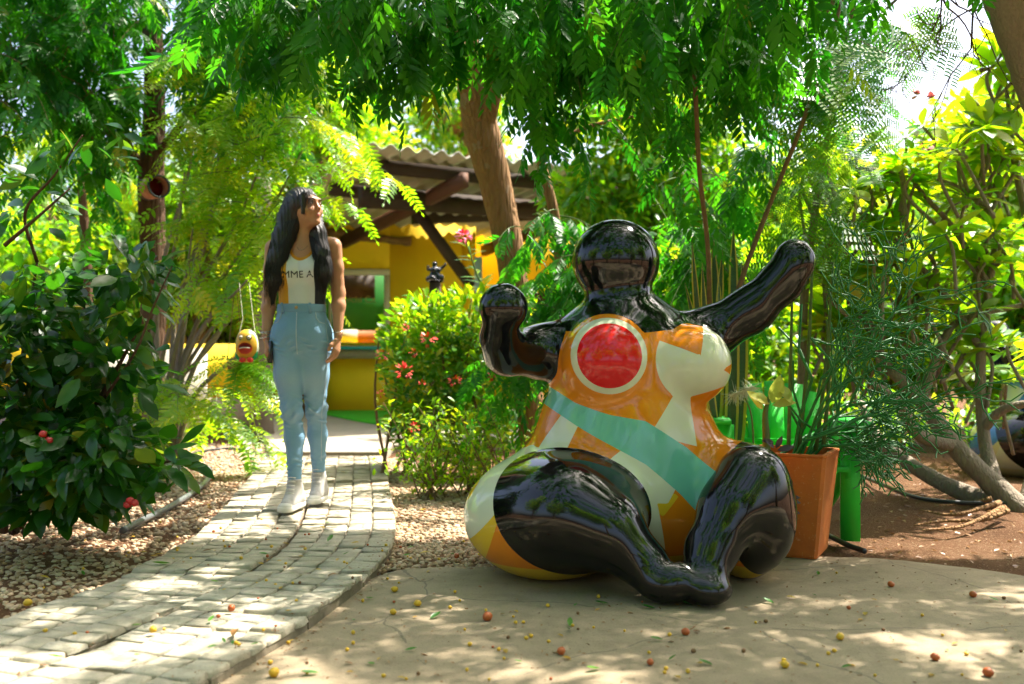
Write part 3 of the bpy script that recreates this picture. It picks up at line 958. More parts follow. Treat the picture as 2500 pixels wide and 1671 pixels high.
# plaque above the window: weathered driftwood strip
pts = smooth_path([bp(-1.55, -0.03, 2.42), bp(-1.0, -0.04, 2.43), bp(-0.5, -0.03, 2.37), bp(0.02, -0.03, 2.33)], 8)
m_ = MB(); m_.tube(pts, [0.045, 0.06, 0.06, 0.05, 0.065], 7, True, 0.35)
M['driftwood'] = plain('driftwood', (0.24, 0.14, 0.06), 0.85, 0.2, 0.5, 14, 0.6, geo=True)
tag(obj('driftwood', m_.mesh('driftwood'), M['driftwood']), 'weathered brown driftwood plank fixed to the yellow wall above the window', 'driftwood')

# lean-to roof seen from its near corner: corrugated sheet over purlins
CR = W(900, 352, 9.8)
e1 = nrm(np.array([math.cos(R(31)), math.sin(R(31)), 0.0])); e2 = np.array([-e1[1], e1[0], 0.0]) * 1.0
def rp(a, b, dz=0.0):
    """a along the scalloped eave, b back along the corrugations (the roof falls gently that way)"""
    return CR + e1 * a + e2 * b + np.array([0, 0, -0.10 * b + 0.0 * a + dz])
na, nb = 260, 8
aa = np.linspace(0, 5.2, na); bb = np.linspace(0, 3.6, nb)
V = np.array([[rp(x, y, 0.028 * math.sin(x / 0.19 * 2 * math.pi)) for y in bb] for x in aa])
V2 = V - [0, 0, 0.009]
vv = np.vstack([V.reshape(-1, 3), V2.reshape(-1, 3)]); o_ = na * nb
i = np.arange(na - 1)[:, None]; j = np.arange(nb - 1)[None]
q = np.stack([i * nb + j, (i + 1) * nb + j, (i + 1) * nb + j + 1, i * nb + j + 1], -1).reshape(-1, 4)
i1 = np.arange(na - 1); s1 = np.stack([i1 * nb, o_ + i1 * nb, o_ + (i1 + 1) * nb, (i1 + 1) * nb], 1)
j1 = np.arange(nb - 1); s2 = np.stack([j1, j1 + 1, o_ + j1 + 1, o_ + j1], 1)
roof = obj('roof', mesh('roof', vv, [q, q[:, ::-1] + o_, s1, s2], True), M['roofing'], bd)
def beam(name, a, b, wd, ht, mat=None):
    m = MB(); m.bar(a, b, wd, ht); return obj(name, m.mesh(name), M[mat or 'beam'], bd)
for bq in (0.32, 1.35):
    beam('purlin', rp(0.10, bq, -0.115), rp(5.1, bq, -0.115), 0.07, 0.14)
beam('rafter', rp(1.05, -0.05, -0.27), rp(1.05, 3.4, -0.27), 0.08, 0.15, 'beam_red')
beam('rafter', rp(3.2, 0.05, -0.27), rp(3.2, 3.4, -0.27), 0.08, 0.15, 'beam_red')
beam('beam', W(880, 482, 10.6), W(1420, 520, 12.4), 0.12, 0.21)
beam('beam', W(600, 512, 12.6), W(1010, 508, 13.2), 0.12, 0.20)
beam('beam', W(1005, 530, 12.9), W(1300, 522, 13.4), 0.10, 0.18)
pz = W(1190, 540, 11.6)
beam('post', [pz[0], pz[1], 0.03], [pz[0], pz[1], 2.42], 0.15, 0.15)
beam('brace', W(1010, 505, 11.5), W(1152, 700, 11.55), 0.13, 0.13)
pz = G(640, 1068, 0.0)
m_ = MB(); m_.tube(smooth_path([[pz[0], pz[1], -0.03], [pz[0] + 0.01, pz[1], 0.2], [pz[0], pz[1], 1.3], [pz[0] - 0.01, pz[1] + 0.02, 2.55]], 8), [0.14, 0.10, 0.09, 0.09], 12, True, 0.1)
obj('log_post', m_.mesh('log_post', True), M['post'], bd)
# low cement plinth and yellow panel left of the post, dark doorway
m_ = MB(); m_.box([pz[0] - 1.6, pz[1] + 0.25, 0.17], (3.0, 0.2, 0.42)); obj('plinth', m_.mesh('plinth'), M['cement'], bd)
m_ = MB(); m_.box([pz[0] - 1.6, pz[1] + 0.25, 0.381 + 0.27], (3.0, 0.14, 0.54)); obj('side_panel', m_.mesh('side_panel'), M['yellow'], bd)
m_ = MB(); m_.box(bp(-2.62, -0.03, 0.95), (0.62, 0.05, 1.83), RB); obj('door', m_.mesh('door'), M['door'], bd)
pp = W(1168, 640, 11.3)
m_ = MB(); m_.box([pp[0], pp[1], 1.1], (0.085, 0.06, 1.62))
M['pale_post'] = plain('pale_green_board', (0.33, 0.42, 0.30), 0.6, 0.3, 0.15, 6, 0.1, geo=True)
obj('pale_board', m_.mesh('pale_board'), M['pale_post'], bd)

# white information boards behind the dark bush
M['board'] = plain('white_board', (0.55, 0.50, 0.42), 0.6, 0.3, 0.12, 4, 0.05, geo=True)
M['board_ink'] = plain('board_ink', (0.05, 0.16, 0.09), 0.6, 0.3, 0.1, 4, 0, geo=True)
FRONT = np.array([[1, 0, 0], [0, 0, -1], [0, 1, 0]], float)
def board(a, b, Y, lines, label, frame=False):
    p0, p1 = W(a[0], a[1], Y), W(b[0], b[1], Y)
    c = (p0 + p1) / 2
    th = thing('sign_board', label, 'sign', (c[0], Y, 0))
    m = MB(); m.box(c, (abs(p1[0] - p0[0]), 0.03, abs(p1[2] - p0[2]))); obj('panel', m.mesh('panel'), M['board'], th)
    for s in (-1, 1):
        m = MB(); x = c[0] + s * abs(p1[0] - p0[0]) * 0.4; zb = min(p0[2], p1[2])
        m.bar([x, Y + 0.035, -0.06], [x, Y + 0.035, zb + 0.3], 0.05, 0.03, (0, 1, 0)); obj('leg', m.mesh('leg'), M['window_white'], th)
    for (px, py, s, txt) in lines:
        q = W(px, py, Y - 0.017)
        obj('lettering', text_mesh(txt, s, FRONT, q, 0.001, 1.0, 0.0), M['board_ink'], th)
    return th
board((170, 850), (345, 1010), 8.9, [(178, 948, 0.085, 'TUI) PR'), (178, 972, 0.05, 'DI  VOLA'), (290, 942, 0.05, 'O  SEGON')], 'white board with green lettering half hidden behind the dark leafy bush')
board((352, 850), (505, 1098), 9.1, [(398, 1066, 0.105, 'HEEN')], 'tall white board reading HEEN at its foot beside the tree trunk')
# ------------------------------------------------------------------ trees
def limb(parent, name, pts, radii, mat, sides=9, n=7, rough=0.12):
    v, f = tube(smooth_path(pts, n), radii, sides, True, rough)
    by = {}
    for g in f: by.setdefault(g.shape[1], []).append(g)
    return obj(name, mesh(name, v, [np.vstack(g) for g in by.values()], True), mat, parent)

def twig_spray(Lv, tw, starts, out, length=(0.45, 0.8), droop=0.7, step=0.055, size=(0.8, 1.25), test=None, up=0.25, floor=None):
    """drooping twigs with alternate compound leaves along them"""
    for s, o in zip(starts, out):
        L = RNG.uniform(*length)
        k = max(3, int(L / step))
        t = np.linspace(0, 1, k + 1)
        side = nrm(np.cross(o, [0, 0, 1]))
        p = s + np.outer(t * L, o) + np.outer(-droop * L * t ** 2, [0, 0, 1]) + np.outer(np.sin(t * 3 + RNG.uniform(0, 6)) * 0.04 * L, side)
        d = nrm(np.gradient(p, axis=0))
        good = np.ones(k + 1, bool)
        if floor is not None:                                  # twigs end where the crown ends
            uu = 1250 + p[:, 0] / p[:, 1] * F; vv_ = 850 - (p[:, 2] - 0.10 - EYE) / p[:, 1] * F
            good &= vv_ < smoothpoly(uu, floor)
        if test is not None:
            good &= ~test(p + [0, 0, -0.06]) | (RNG.random(k + 1) < 0.03)
        if good.sum() < 2: continue
        last = np.nonzero(good)[0].max()
        if last >= 2:
            tw.tube(p[:last + 1], [0.0045, 0.0015], 3, False)
        for i in range(1, k + 1):
            if not good[i]: continue
            e = nrm(d[i] * RNG.uniform(0.3, 0.8) + side * (1 if i % 2 else -1) * RNG.uniform(0.5, 1.0) + np.array([0, 0, -RNG.uniform(0.1, 0.7)]) + RNG.normal(size=3) * 0.15)
            Lv.add(p[i], e, nrm(np.array([0, 0, 1.0]) + RNG.normal(size=3) * 0.3), RNG.uniform(*size))

def vol_points(vols):
    P = []
    for (px, py, Y, rx, ry, rY, n) in vols:
        c = W(px, py, Y); d = rdir(n) * (RNG.random((n, 1)) ** (1 / 2.2))
        P.append(c + d * np.array([rx / F * Y, rY, ry / F * Y]))
    return np.vstack(P)

# --- the neem whose crown hangs over the scene
base = np.array([W(1305, 1100, 7.0)[0], 7.0, -0.04])
neem = thing('neem_tree', 'leaning brown-barked tree behind the hedge, its leafy crown hanging over the sculpture', 'tree', base)
trunk = [base, W(1300, 1040, 7.0), W(1268, 800, 7.0), W(1248, 640, 6.95), W(1215, 470, 6.9), W(1178, 330, 6.8), W(1150, 190, 6.65), W(1128, 40, 6.5), W(1100, -150, 6.3), W(1090, -420, 6.1)]
limb(neem, 'trunk', trunk, [0.125, 0.105, 0.098, 0.10, 0.11, 0.125, 0.10, 0.085, 0.07, 0.05], M['bark'], 16, 8, 0.06)
nl = [
    ([W(1178, 330, 6.8), W(1240, 120, 6.4), W(1380, -120, 5.9), W(1600, -330, 5.4), W(1850, -480, 5.0)], [0.07, 0.055, 0.045, 0.03, 0.015]),
    ([W(1150, 190, 6.65), W(1050, -60, 6.0), W(990, -330, 5.1), W(860, -540, 4.6), W(700, -640, 4.3)], [0.06, 0.05, 0.04, 0.028, 0.012]),
    ([W(1128, 40, 6.5), W(1190, -160, 5.7), W(1260, -330, 4.9), W(1320, -560, 4.1)], [0.06, 0.05, 0.038, 0.015]),
    ([W(1240, 120, 6.4), W(1480, 20, 6.1), W(1680, 60, 5.9), W(1860, 170, 5.7)], [0.05, 0.036, 0.026, 0.01]),
    ([W(1260, -330, 4.9), W(1500, -420, 4.6), W(1800, -420, 4.4)], [0.035, 0.025, 0.01]),
    ([W(990, -330, 5.1), W(1100, -330, 4.7), W(1250, -230, 4.3)], [0.035, 0.022, 0.01]),
    ([W(1100, -150, 6.3), W(1500, -420, 6.6), W(1900, -700, 6.8), W(2150, -900, 7.0)], [0.06, 0.05, 0.035, 0.015]),
    ([W(1090, -420, 6.1), W(1300, -800, 5.6), W(1600, -1150, 5.3)], [0.05, 0.035, 0.012]),
]
for p, r in nl: limb(neem, 'limb', p, r, M['bark'], 8, 6)
# a second, slimmer pair of stems beside it
nt2 = thing('slender_tree', 'slim twin-stemmed tree between the leaning tree and the sculpture head', 'tree', np.array([W(1365, 1100, 6.6)[0], 6.6, -0.04]))
limb(nt2, 'trunk', [[W(1365, 1100, 6.6)[0], 6.6, -0.05], W(1368, 900, 6.6), W(1372, 700, 6.6), W(1352, 520, 6.55), W(1318, 380, 6.5), W(1298, 220, 6.4), W(1290, 60, 6.3)], [0.052, 0.046, 0.042, 0.036, 0.03, 0.024, 0.012], M['bark'], 10, 6)
limb(nt2, 'limb', [W(1352, 520, 6.55), W(1322, 400, 6.6), W(1330, 280, 6.6), W(1392, 120, 6.5), W(1420, -60, 6.3)], [0.028, 0.024, 0.02, 0.015, 0.008], M['bark'], 7, 6)
limb(nt2, 'limb', [W(1318, 380, 6.5), W(1390, 330, 6.3), W(1470, 300, 6.2), W(1600, 275, 6.1)], [0.02, 0.016, 0.012, 0.006], M['bark'], 6, 6)

vis = vol_points([
    (730, 20, 4.6, 150, 90, 0.5, 16), (930, 0, 4.7, 240, 110, 0.7, 32), (1200, 20, 4.9, 260, 120, 0.9, 38), (1480, 30, 5.0, 260, 140, 1.0, 42), (1760, 60, 5.1, 190, 140, 0.9, 32),
    (1010, 190, 5.4, 230, 80, 0.5, 22), (1330, 190, 5.7, 200, 90, 0.8, 30), (1600, 250, 5.8, 240, 130, 0.9, 44), (1440, 400, 6.0, 120, 120, 0.6, 30), (1640, 430, 6.0, 170, 110, 0.6, 44), (1770, 370, 5.9, 90, 110, 0.5, 18),
    (1120, -90, 4.3, 500, 70, 0.8, 44), (1650, -100, 4.6, 420, 80, 0.9, 44)])
NEEM_FLOOR = [(0, 180), (560, 190), (700, 240), (850, 270), (1000, 330), (1060, 230), (1110, 170), (1220, 170), (1265, 380), (1330, 600), (1400, 700), (1520, 600), (1650, 690), (1790, 660), (1860, 430), (1920, 330), (2000, 300), (2200, 100)]
tw = MB(); LvN = Leaves(PROTO_NEEM)
outd = nrm(rdir(len(vis)) * [1, 0.8, 0.35] + [0.05, -0.35, -0.1])
twig_spray(LvN, tw, vis, outd, (0.3, 0.55), 0.55, 0.05, (0.75, 1.2), gap, floor=NEEM_FLOOR)
# the part of the crown above the picture, which shades the plaza
nU = 420
pu = np.stack([RNG.uniform(-1.8, 4.2, nU), np.where(RNG.random(nU) < 0.75, RNG.uniform(2.4, 6.6, nU), RNG.uniform(6, 8.6, nU)), RNG.uniform(3.1, 4.7, nU)], 1)
pu = np.vstack([pu, np.stack([RNG.uniform(2.0, 4.9, 130), RNG.uniform(2.9, 5.6, 130), RNG.uniform(3.0, 4.2, 130)], 1)])
pu = pu[(pu[:, 2] - EYE) / pu[:, 1] * F > 850]
twig_spray(LvN, tw, pu, nrm(rdir(len(pu)) * [1, 1, 0.3]), (0.4, 0.8), 0.4, 0.055, (1.0, 1.5), gap)
pc_ = np.stack([RNG.uniform(-3.2, 4.2, 170), RNG.uniform(-2.2, 3.2, 170), RNG.uniform(3.3, 4.6, 170)], 1)  # unseen twigs over and behind the camera, added to darken ground and reflections
twig_spray(LvN, tw, pc_, nrm(rdir(len(pc_)) * [1, 1, 0.3]), (0.4, 0.8), 0.4, 0.06, (1.2, 1.7), gap)
LvN.build(neem, M['neem'], 300)
obj('twigs', tw.mesh('twigs'), M['green_twig'], neem, kind='stuff')
# low shoots on the trunk
tw = MB(); Lv = Leaves(PROTO_NEEM)
vis = vol_points([(1330, 560, 6.2, 60, 60, 0.2, 12), (1290, 760, 6.2, 50, 90, 0.2, 10), (1390, 720, 6.2, 60, 110, 0.25, 22), (1280, 880, 6.1, 60, 70, 0.2, 12), (1440, 640, 6.1, 60, 60, 0.2, 14), (1690, 620, 6.0, 130, 70, 0.3, 34)])
twig_spray(Lv, tw, vis, nrm(rdir(len(vis)) * [1, 0.7, 0.5] + [0, -0.3, 0]), (0.2, 0.4), 0.6, 0.05, (0.6, 1.0))
Lv.build(nt2, M['neem'], 120)
obj('twigs', tw.mesh('twigs'), M['green_twig'], nt2, kind='stuff')

# --- the tree on the left with the tin nailed to it
base = np.array([W(372, 1100, 8.0)[0], 8.0, -0.04])
lt = thing('straight_tree', 'straight brown-barked tree on the left with a tin nailed to its trunk', 'tree', base)
limb(lt, 'trunk', [base, W(366, 1040, 8.0), W(368, 900, 8.0), W(376, 700, 8.0), W(368, 460, 8.0), W(376, 260, 8.0), W(372, 60, 8.0), W(366, -200, 8.0), W(380, -700, 8.0)],
     [0.17, 0.125, 0.105, 0.10, 0.105, 0.085, 0.075, 0.06, 0.03], M['bark_dark'], 16, 8, 0.06)
ll = [
    ([W(350, 420, 8.0), W(318, 372, 7.8), W(262, 318, 7.5), W(150, 220, 7.2), W(10, 115, 7.0), W(-150, 20, 6.8)], [0.045, 0.04, 0.034, 0.03, 0.026, 0.015]),
    ([W(380, 380, 8.0), W(432, 318, 7.8), W(498, 250, 7.6), W(600, 210, 7.4), W(720, 190, 7.2)], [0.035, 0.03, 0.025, 0.015, 0.007]),
    ([W(372, 60, 8.0), W(300, 70, 8.3), W(240, 30, 8.6), W(160, -30, 8.8)], [0.06, 0.055, 0.05, 0.03]),
    ([W(376, 180, 8.0), W(480, 100, 7.6), W(600, 20, 7.3), W(760, -100, 7.0)], [0.04, 0.032, 0.024, 0.01]),
    ([W(366, -150, 8.0), W(200, -260, 7.2), W(20, -300, 6.4)], [0.04, 0.03, 0.012]),
]
for p, r in ll: limb(lt, 'limb', p, r, M['bark_dark'], 8, 6)
tw = MB(); Lv = Leaves(PROTO_NEEM)
vis = vol_points([(120, 20, 7.3, 230, 130, 0.8, 56), (60, 220, 7.2, 180, 110, 0.7, 34), (240, 190, 7.4, 150, 100, 0.6, 24), (480, 20, 7.6, 180, 110, 0.7, 42), (560, 180, 7.5, 160, 100, 0.6, 26), (640, 50, 7.2, 130, 100, 0.6, 28), (300, -100, 7.4, 420, 80, 0.9, 30), (160, 380, 7.6, 180, 80, 0.6, 14)])
def left_gap(p):
    gx_, gy_ = sun_lands(p)
    uu = 1250 + p[:, 0] / p[:, 1] * F; vv_ = 850 - (p[:, 2] - EYE) / p[:, 1] * F
    return (gap(p) & (vnoise(gx_ * 3, gy_ * 3, 9) > 0.25)) | ((np.abs(uu - 372) < 50) & (vv_ > 30) & (p[:, 1] < 8.2))
twig_spray(Lv, tw, vis, nrm(rdir(len(vis)) * [1, 0.8, 0.4]), (0.3, 0.6), 0.5, 0.055, (0.8, 1.25), left_gap)
nU = 60
pu = np.stack([RNG.uniform(-4.5, 0.5, nU), RNG.uniform(5.5, 9.0, nU), RNG.uniform(4.0, 5.5, nU)], 1)
twig_spray(Lv, tw, pu, nrm(rdir(len(pu)) * [1, 1, 0.3]), (0.4, 0.8), 0.4, 0.055, (0.9, 1.3), gap)
Lv.build(lt, M['neem'], 300)
obj('twigs', tw.mesh('twigs'), M['twig'], lt, kind='stuff')
# slim dark stem further left
st = np.array([W(212, 1050, 9.0)[0], 9.0, -0.04])
sd = thing('thin_tree', 'thin dark reddish tree stem left of the straight tree trunk', 'tree', st)
limb(sd, 'trunk', [st, W(215, 760, 9.0), W(206, 560, 9.0), W(198, 430, 9.0), W(205, 250, 9.0)], [0.06, 0.05, 0.045, 0.035, 0.015], M['bark_dark'], 9, 6)
tw = MB(); Lv = Leaves(PROTO_NEEM)
vis = vol_points([(190, 330, 9.0, 120, 80, 0.5, 22)])
twig_spray(Lv, tw, vis, nrm(rdir(len(vis)) * [1, 0.8, 0.4]), (0.3, 0.6), 0.6, 0.055, (0.8, 1.2), gap)
Lv.build(sd, M['lime'], 60); obj('twigs', tw.mesh('twigs'), M['twig'], sd, kind='stuff')

# --- hanging bare stems and the feathery tree at upper right
hs = thing('hanging_liana', 'long thin brown stem hanging straight down beside the sculpture head', 'liana', W(1735, 790, 4.9))
limb(hs, 'stem', [W(1680, -150, 4.6), W(1690, 60, 4.65), W(1700, 250, 4.7), W(1708, 420, 4.75), W(1728, 600, 4.85), W(1734, 800, 4.9)], [0.011, 0.011, 0.012, 0.012, 0.013], M['twig'], 6, 6)
hs = thing('bare_sapling', 'thin brown stem leaning from the planting up past the raised arm', 'sapling', W(1790, 760, 4.9))
limb(hs, 'stem', [W(1785, 780, 4.9), W(1812, 680, 4.9), W(1880, 500, 5.0), W(1960, 300, 5.1), W(2040, 60, 5.3), W(2080, -100, 5.4)], [0.014, 0.013, 0.012, 0.011, 0.009], M['twig'], 6, 6)

base = np.array([W(1955, 1080, 6.2)[0], 6.2, -0.02])
ft = thing('feathery_tree', 'thin tree with feathery twice-divided leaves against the bright sky', 'tree', base)
limb(ft, 'trunk', [base, W(1962, 760, 6.1), W(1985, 560, 6.0), W(2010, 400, 5.8), W(2050, 180, 5.5), W(2100, -60, 5.2)], [0.03, 0.028, 0.025, 0.02, 0.016, 0.01], M['bark_grey'], 8, 6)
limb(ft, 'limb', [W(1900, 130, 5.6), W(1950, 75, 5.5), W(2010, 20, 5.4), W(2060, -60, 5.3)], [0.04, 0.042, 0.04, 0.035], M['bark_grey'], 9, 6)
limb(ft, 'limb', [W(2050, 180, 5.5), W(2130, 60, 5.2), W(2230, -40, 5.0)], [0.012, 0.01, 0.006], M['bark_grey'], 6, 6)
Lv = Leaves(PROTO_BI)
P = vol_points([(2050, 90, 5.2, 100, 80, 0.3, 20), (2020, 240, 5.4, 90, 100, 0.3, 22), (1970, 390, 5.5, 80, 110, 0.3, 18), (1950, 560, 5.6, 60, 80, 0.3, 9), (2230, 15, 5.0, 110, 40, 0.3, 15), (2120, 170, 5.2, 60, 80, 0.3, 10)])
d = nrm(rdir(len(P)) * [1, 0.7, 0.4] + [0.1, -0.2, -0.55])
Lv.many(P, d, nrm(rdir(len(P)) * 0.5 + [0, -0.3, 1]), RNG.uniform(0.7, 1.2, len(P)))
Lv.build(ft, M['feather'], 300, False)
# bare twigs hanging before the sky
bt = thing('bare_branch', 'dark bare forked twigs hanging against the white sky', 'branch', W(2240, -20, 4.6))
m_ = MB()
def fork(p, d, L, r, n):
    q = [p]
    for _ in range(4):
        d = nrm(d + RNG.normal(size=3) * [0.35, 0.2, 0.3]); q.append(q[-1] + d * L / 4)
    m_.tube(np.array(q), [r, r * 0.7], 4, False)
    if n > 0:
        for k in range(2 + (n > 1)):
            fork(q[RNG.integers(2, 5)], nrm(d + RNG.normal(size=3) * [0.8, 0.4, 0.6]), L * 0.72, r * 0.62, n - 1)
fork(W(2250, -60, 4.7), nrm([-0.25, 0, -1]), 0.28, 0.008, 3)
fork(W(2350, -80, 4.9), nrm([0.1, 0, -1]), 0.42, 0.008, 3)
fork(W(2420, -60, 4.9), nrm([0.2, 0, -1]), 0.38, 0.007, 2)
fork(W(2200, 60, 5.0), nrm([0.6, 0, -0.6]), 0.28, 0.006, 3)
obj('twigs', m_.mesh('twigs'), M['bark_dark'], bt, kind='stuff')
ct_ = thing('thick_trunk', 'thick grey tree trunk leaning across the upper right corner', 'tree', np.array([3.0, 4.6, -0.04]))
limb(ct_, 'trunk', [np.array([3.35, 4.7, -0.05]), np.array([3.1, 4.7, 1.0]), W(2590, 300, 4.7), W(2520, 140, 4.6), W(2450, -40, 4.5), W(2380, -260, 4.4)], [0.16, 0.14, 0.12, 0.105, 0.10, 0.09], M['bark_grey'], 14, 6)

# --- trees of the garden beyond: each a trunk with a crown of leaf clumps
def far_tree(name, label, px, Y, py_top, py_low, wpx, n, size, mat, seed, clumps=16, group=None):
    g = np.random.default_rng(seed)
    x = W(px, 0, Y)[0]
    th = thing(name, label, 'tree', (x, Y, -0.04), group)
    top = W(px, py_top, Y)[2]; low = W(px, py_low, Y)[2]; hw = wpx / F * Y / 2
    c0 = np.array([x, Y, (top + low) / 2]); rz = (top - low) / 2
    limb(th, 'trunk', [np.array([x, Y, -0.06]), np.array([x + 0.1, Y, max(0.6, low)]), c0 + [g.uniform(-.2, .2), 0, 0], c0 + [g.uniform(-.4, .4), 0, rz * 0.8]], [0.16, 0.12, 0.09, 0.03], M['bark'], 9, 5)
    C = rdir(clumps, g) * (g.random((clumps, 1)) ** 0.4) * [hw, min(hw, 2.0), rz] * 0.82 + c0
    for k in range(min(7, clumps)):
        limb(th, 'limb', [c0 - [0, 0, rz * 0.5], (c0 + C[k]) / 2 - [0, 0, 0.1 * rz], C[k]], [0.07, 0.045, 0.012], M['bark'], 6, 4)
    Lv = Leaves([DIA])
    per = n // clumps
    for c in C:
        r = g.uniform(0.28, 0.5) * min(hw, rz) + 0.25
        d = rdir(per, g); P = c + d * (g.random((per, 1)) ** 0.45) * [r * 1.2, r, r * 0.8]
        Lv.many(P, nrm(d + g.normal(size=(per, 3)) * 0.7 + [0, 0, -0.35]), nrm(g.normal(size=(per, 3)) * 0.5 + [0, 0, 1]), g.uniform(0.7, 1.3, per) * size)
    Lv.build(th, M[mat], 0)
    return th
far_tree('garden_tree', 'yellow-green sunlit tree rising behind the left end of the roof', 760, 13.2, 110, 470, 520, 6500, 0.16, 'lime', 41)
far_tree('garden_tree', 'bright leafy tree behind the straight trunk on the left', 470, 12.5, 300, 850, 460, 6500, 0.14, 'lime', 42)
far_tree('garden_tree', 'sunlit tree low behind the dark bush at the left edge', 150, 11.5, 380, 900, 480, 7000, 0.13, 'distant', 43)
far_tree('garden_tree', 'green tree above the corrugated roof behind the leaning trunk', 1120, 17.5, 60, 420, 480, 4200, 0.17, 'distant', 46)
far_tree('garden_tree', 'dense green tree behind the sculpture head', 1560, 10.5, 60, 720, 420, 7500, 0.13, 'distant', 47)
far_tree('garden_tree', 'lime green tree behind the raised arm of the sculpture', 1900, 10.0, 330, 900, 460, 7500, 0.13, 'lime', 48)
far_tree('garden_tree', 'sunlit tree behind the plumeria near the right edge', 2400, 11.0, 130, 800, 560, 8500, 0.14, 'lime', 49)
far_tree('garden_tree', 'low leafy tree behind the pencil bush', 2140, 9.2, 560, 1000, 430, 6500, 0.10, 'distant', 50)
far_tree('garden_tree', 'low leafy tree behind the forked trunk at right', 2480, 8.6, 560, 1060, 360, 5500, 0.10, 'distant', 51)
far_tree('garden_tree', 'green tree low behind the sculpture shoulder', 1760, 8.6, 600, 1040, 360, 5000, 0.10, 'distant', 52)
# wood closing the view
g = np.random.default_rng(60)
n = 26000
a = g.uniform(-1.1, 1.1, n); rr = g.uniform(24, 34, n)
hh = 3.6 + 2.2 * vnoise(a * 9, a * 0, 4) + 1.2 * vnoise(a * 31, a * 0, 6)
P = np.stack([np.sin(a) * rr, np.cos(a) * rr, g.random(n) ** 0.8 * hh], 1)
Lv = Leaves([DIA]); Lv.many(P, nrm(rdir(n, g) + [0, 0, -0.3]), nrm(rdir(n, g) * 0.6 + [0, 0, 1]), g.uniform(0.3, 0.6, n))
Pm = np.array(Lv.pos); Rm = rot_to(np.array(Lv.dir), np.array(Lv.up)); S = np.array(Lv.size)
vv = (np.einsum('kij,nj->kni', Rm * S[:, None, None], DIA[0]) + Pm[:, None]).reshape(-1, 3)
ff = (DIA[1][None] + (np.arange(n) * 4)[:, None, None]).reshape(-1, 3)
tag(obj('far_foliage', mesh('far_foliage', vv, ff, False, {'tint': np.repeat(g.random(n), 4)}), M['distant'], kind='stuff'), 'distant wood closing off the view behind the garden', 'foliage')

# trees behind the viewer, mirrored in the glossy black paint
for k, (x, y, h, wd) in enumerate([(-3.2, -3.4, 5.0, 4.6), (0.8, -5.2, 6.4, 5.4), (4.6, -2.6, 5.4, 4.6), (-6.4, 0.6, 5.0, 4.4), (6.6, 1.0, 5.4, 4.2)]):
    g = np.random.default_rng(70 + k)
    th = thing('shade_tree', ['spreading shade tree at the back left of the plaza', 'tall shade tree at the back of the plaza', 'spreading shade tree at the back right of the plaza', 'shade tree beside the plaza on the left', 'shade tree beside the plaza on the right'][k], 'tree', (x, y, -0.04))
    limb(th, 'trunk', [np.array([x, y, -0.06]), np.array([x + .1, y, h * .3]), np.array([x, y, h * .6])], [0.2, 0.15, 0.08], M['bark'], 9, 5)
    Lv = Leaves([DIA])
    for c in range(16):
        cc_ = np.array([x, y, h * 0.62]) + rdir(1, g)[0] * [wd / 2, wd / 2, h * 0.34] * g.uniform(.4, 1)
        d = rdir(300, g)
        Lv.many(cc_ + d * (g.random((300, 1)) ** 0.45) * 0.95, nrm(d + g.normal(size=(300, 3)) * .7), nrm(g.normal(size=(300, 3)) * .5 + [0, 0, 1]), g.uniform(.16, .3, 300))
    Lv.build(th, M['distant'], 0)
# ------------------------------------------------------------------ shrubs and potted plants
def stems(parent, name, list_pr, mat, sides=6, n=5):
    for p, r in list_pr:
        limb(parent, name, p, r, mat, sides, n, 0.1)

# --- dark broad-leaved bush, lower left
b0 = np.array([W(60, 1290, 4.55)[0], 4.55, -0.03])
bush = thing('broad_leaved_bush', 'dark glossy broad-leaved bush filling the lower left', 'bush', b0)
stl = [([(30, 1300, 4.6), (110, 1180, 4.5), (240, 980, 4.4), (330, 820, 4.3)], (0.02, 0.016, 0.012, 0.006)),
       ([(50, 1290, 4.6), (140, 1080, 4.6), (200, 900, 4.6), (250, 700, 4.6)], (0.018, 0.014, 0.01, 0.005)),
       ([(10, 1300, 4.6), (20, 1100, 4.5), (60, 850, 4.4), (90, 640, 4.4)], (0.02, 0.016, 0.011, 0.005)),
       ([(60, 1300, 4.5), (180, 1230, 4.3), (300, 1160, 4.2), (440, 1120, 4.2)], (0.016, 0.012, 0.008, 0.004)),
       ([(40, 1300, 4.5), (-20, 1000, 4.2), (-60, 700, 4.0)], (0.018, 0.012, 0.006)),
       ([(90, 640, 4.4), (60, 520, 4.3), (130, 430, 4.25), (200, 330, 4.2)], (0.008, 0.007, 0.005, 0.003)),
       ([(10, 600, 4.2), (80, 540, 4.2), (170, 460, 4.2)], (0.009, 0.007, 0.003)),
       ([(250, 980, 4.3), (330, 860, 4.2), (370, 760, 4.2), (420, 650, 4.2)], (0.008, 0.006, 0.005, 0.003))]
stems(bush, 'stem', [([W(*q) for q in p], r) for p, r in stl], M['bark_dark'])
Lv = Leaves(PROTO_LAURELL)
vols = [(110, 1080, 4.3, 190, 160, 0.45, 760), (60, 860, 4.35, 150, 150, 0.4, 480), (250, 1120, 4.15, 150, 110, 0.35, 420), (270, 900, 4.35, 130, 100, 0.35, 170), (90, 720, 4.4, 160, 90, 0.35, 210), (310, 720, 4.4, 110, 100, 0.3, 120),
        (400, 1130, 4.1, 70, 60, 0.15, 34), (200, 360, 4.2, 130, 90, 0.2, 24), (60, 480, 4.3, 110, 90, 0.25, 26), (300, 640, 4.3, 120, 70, 0.2, 40), (140, 1210, 4.2, 180, 60, 0.3, 130)]
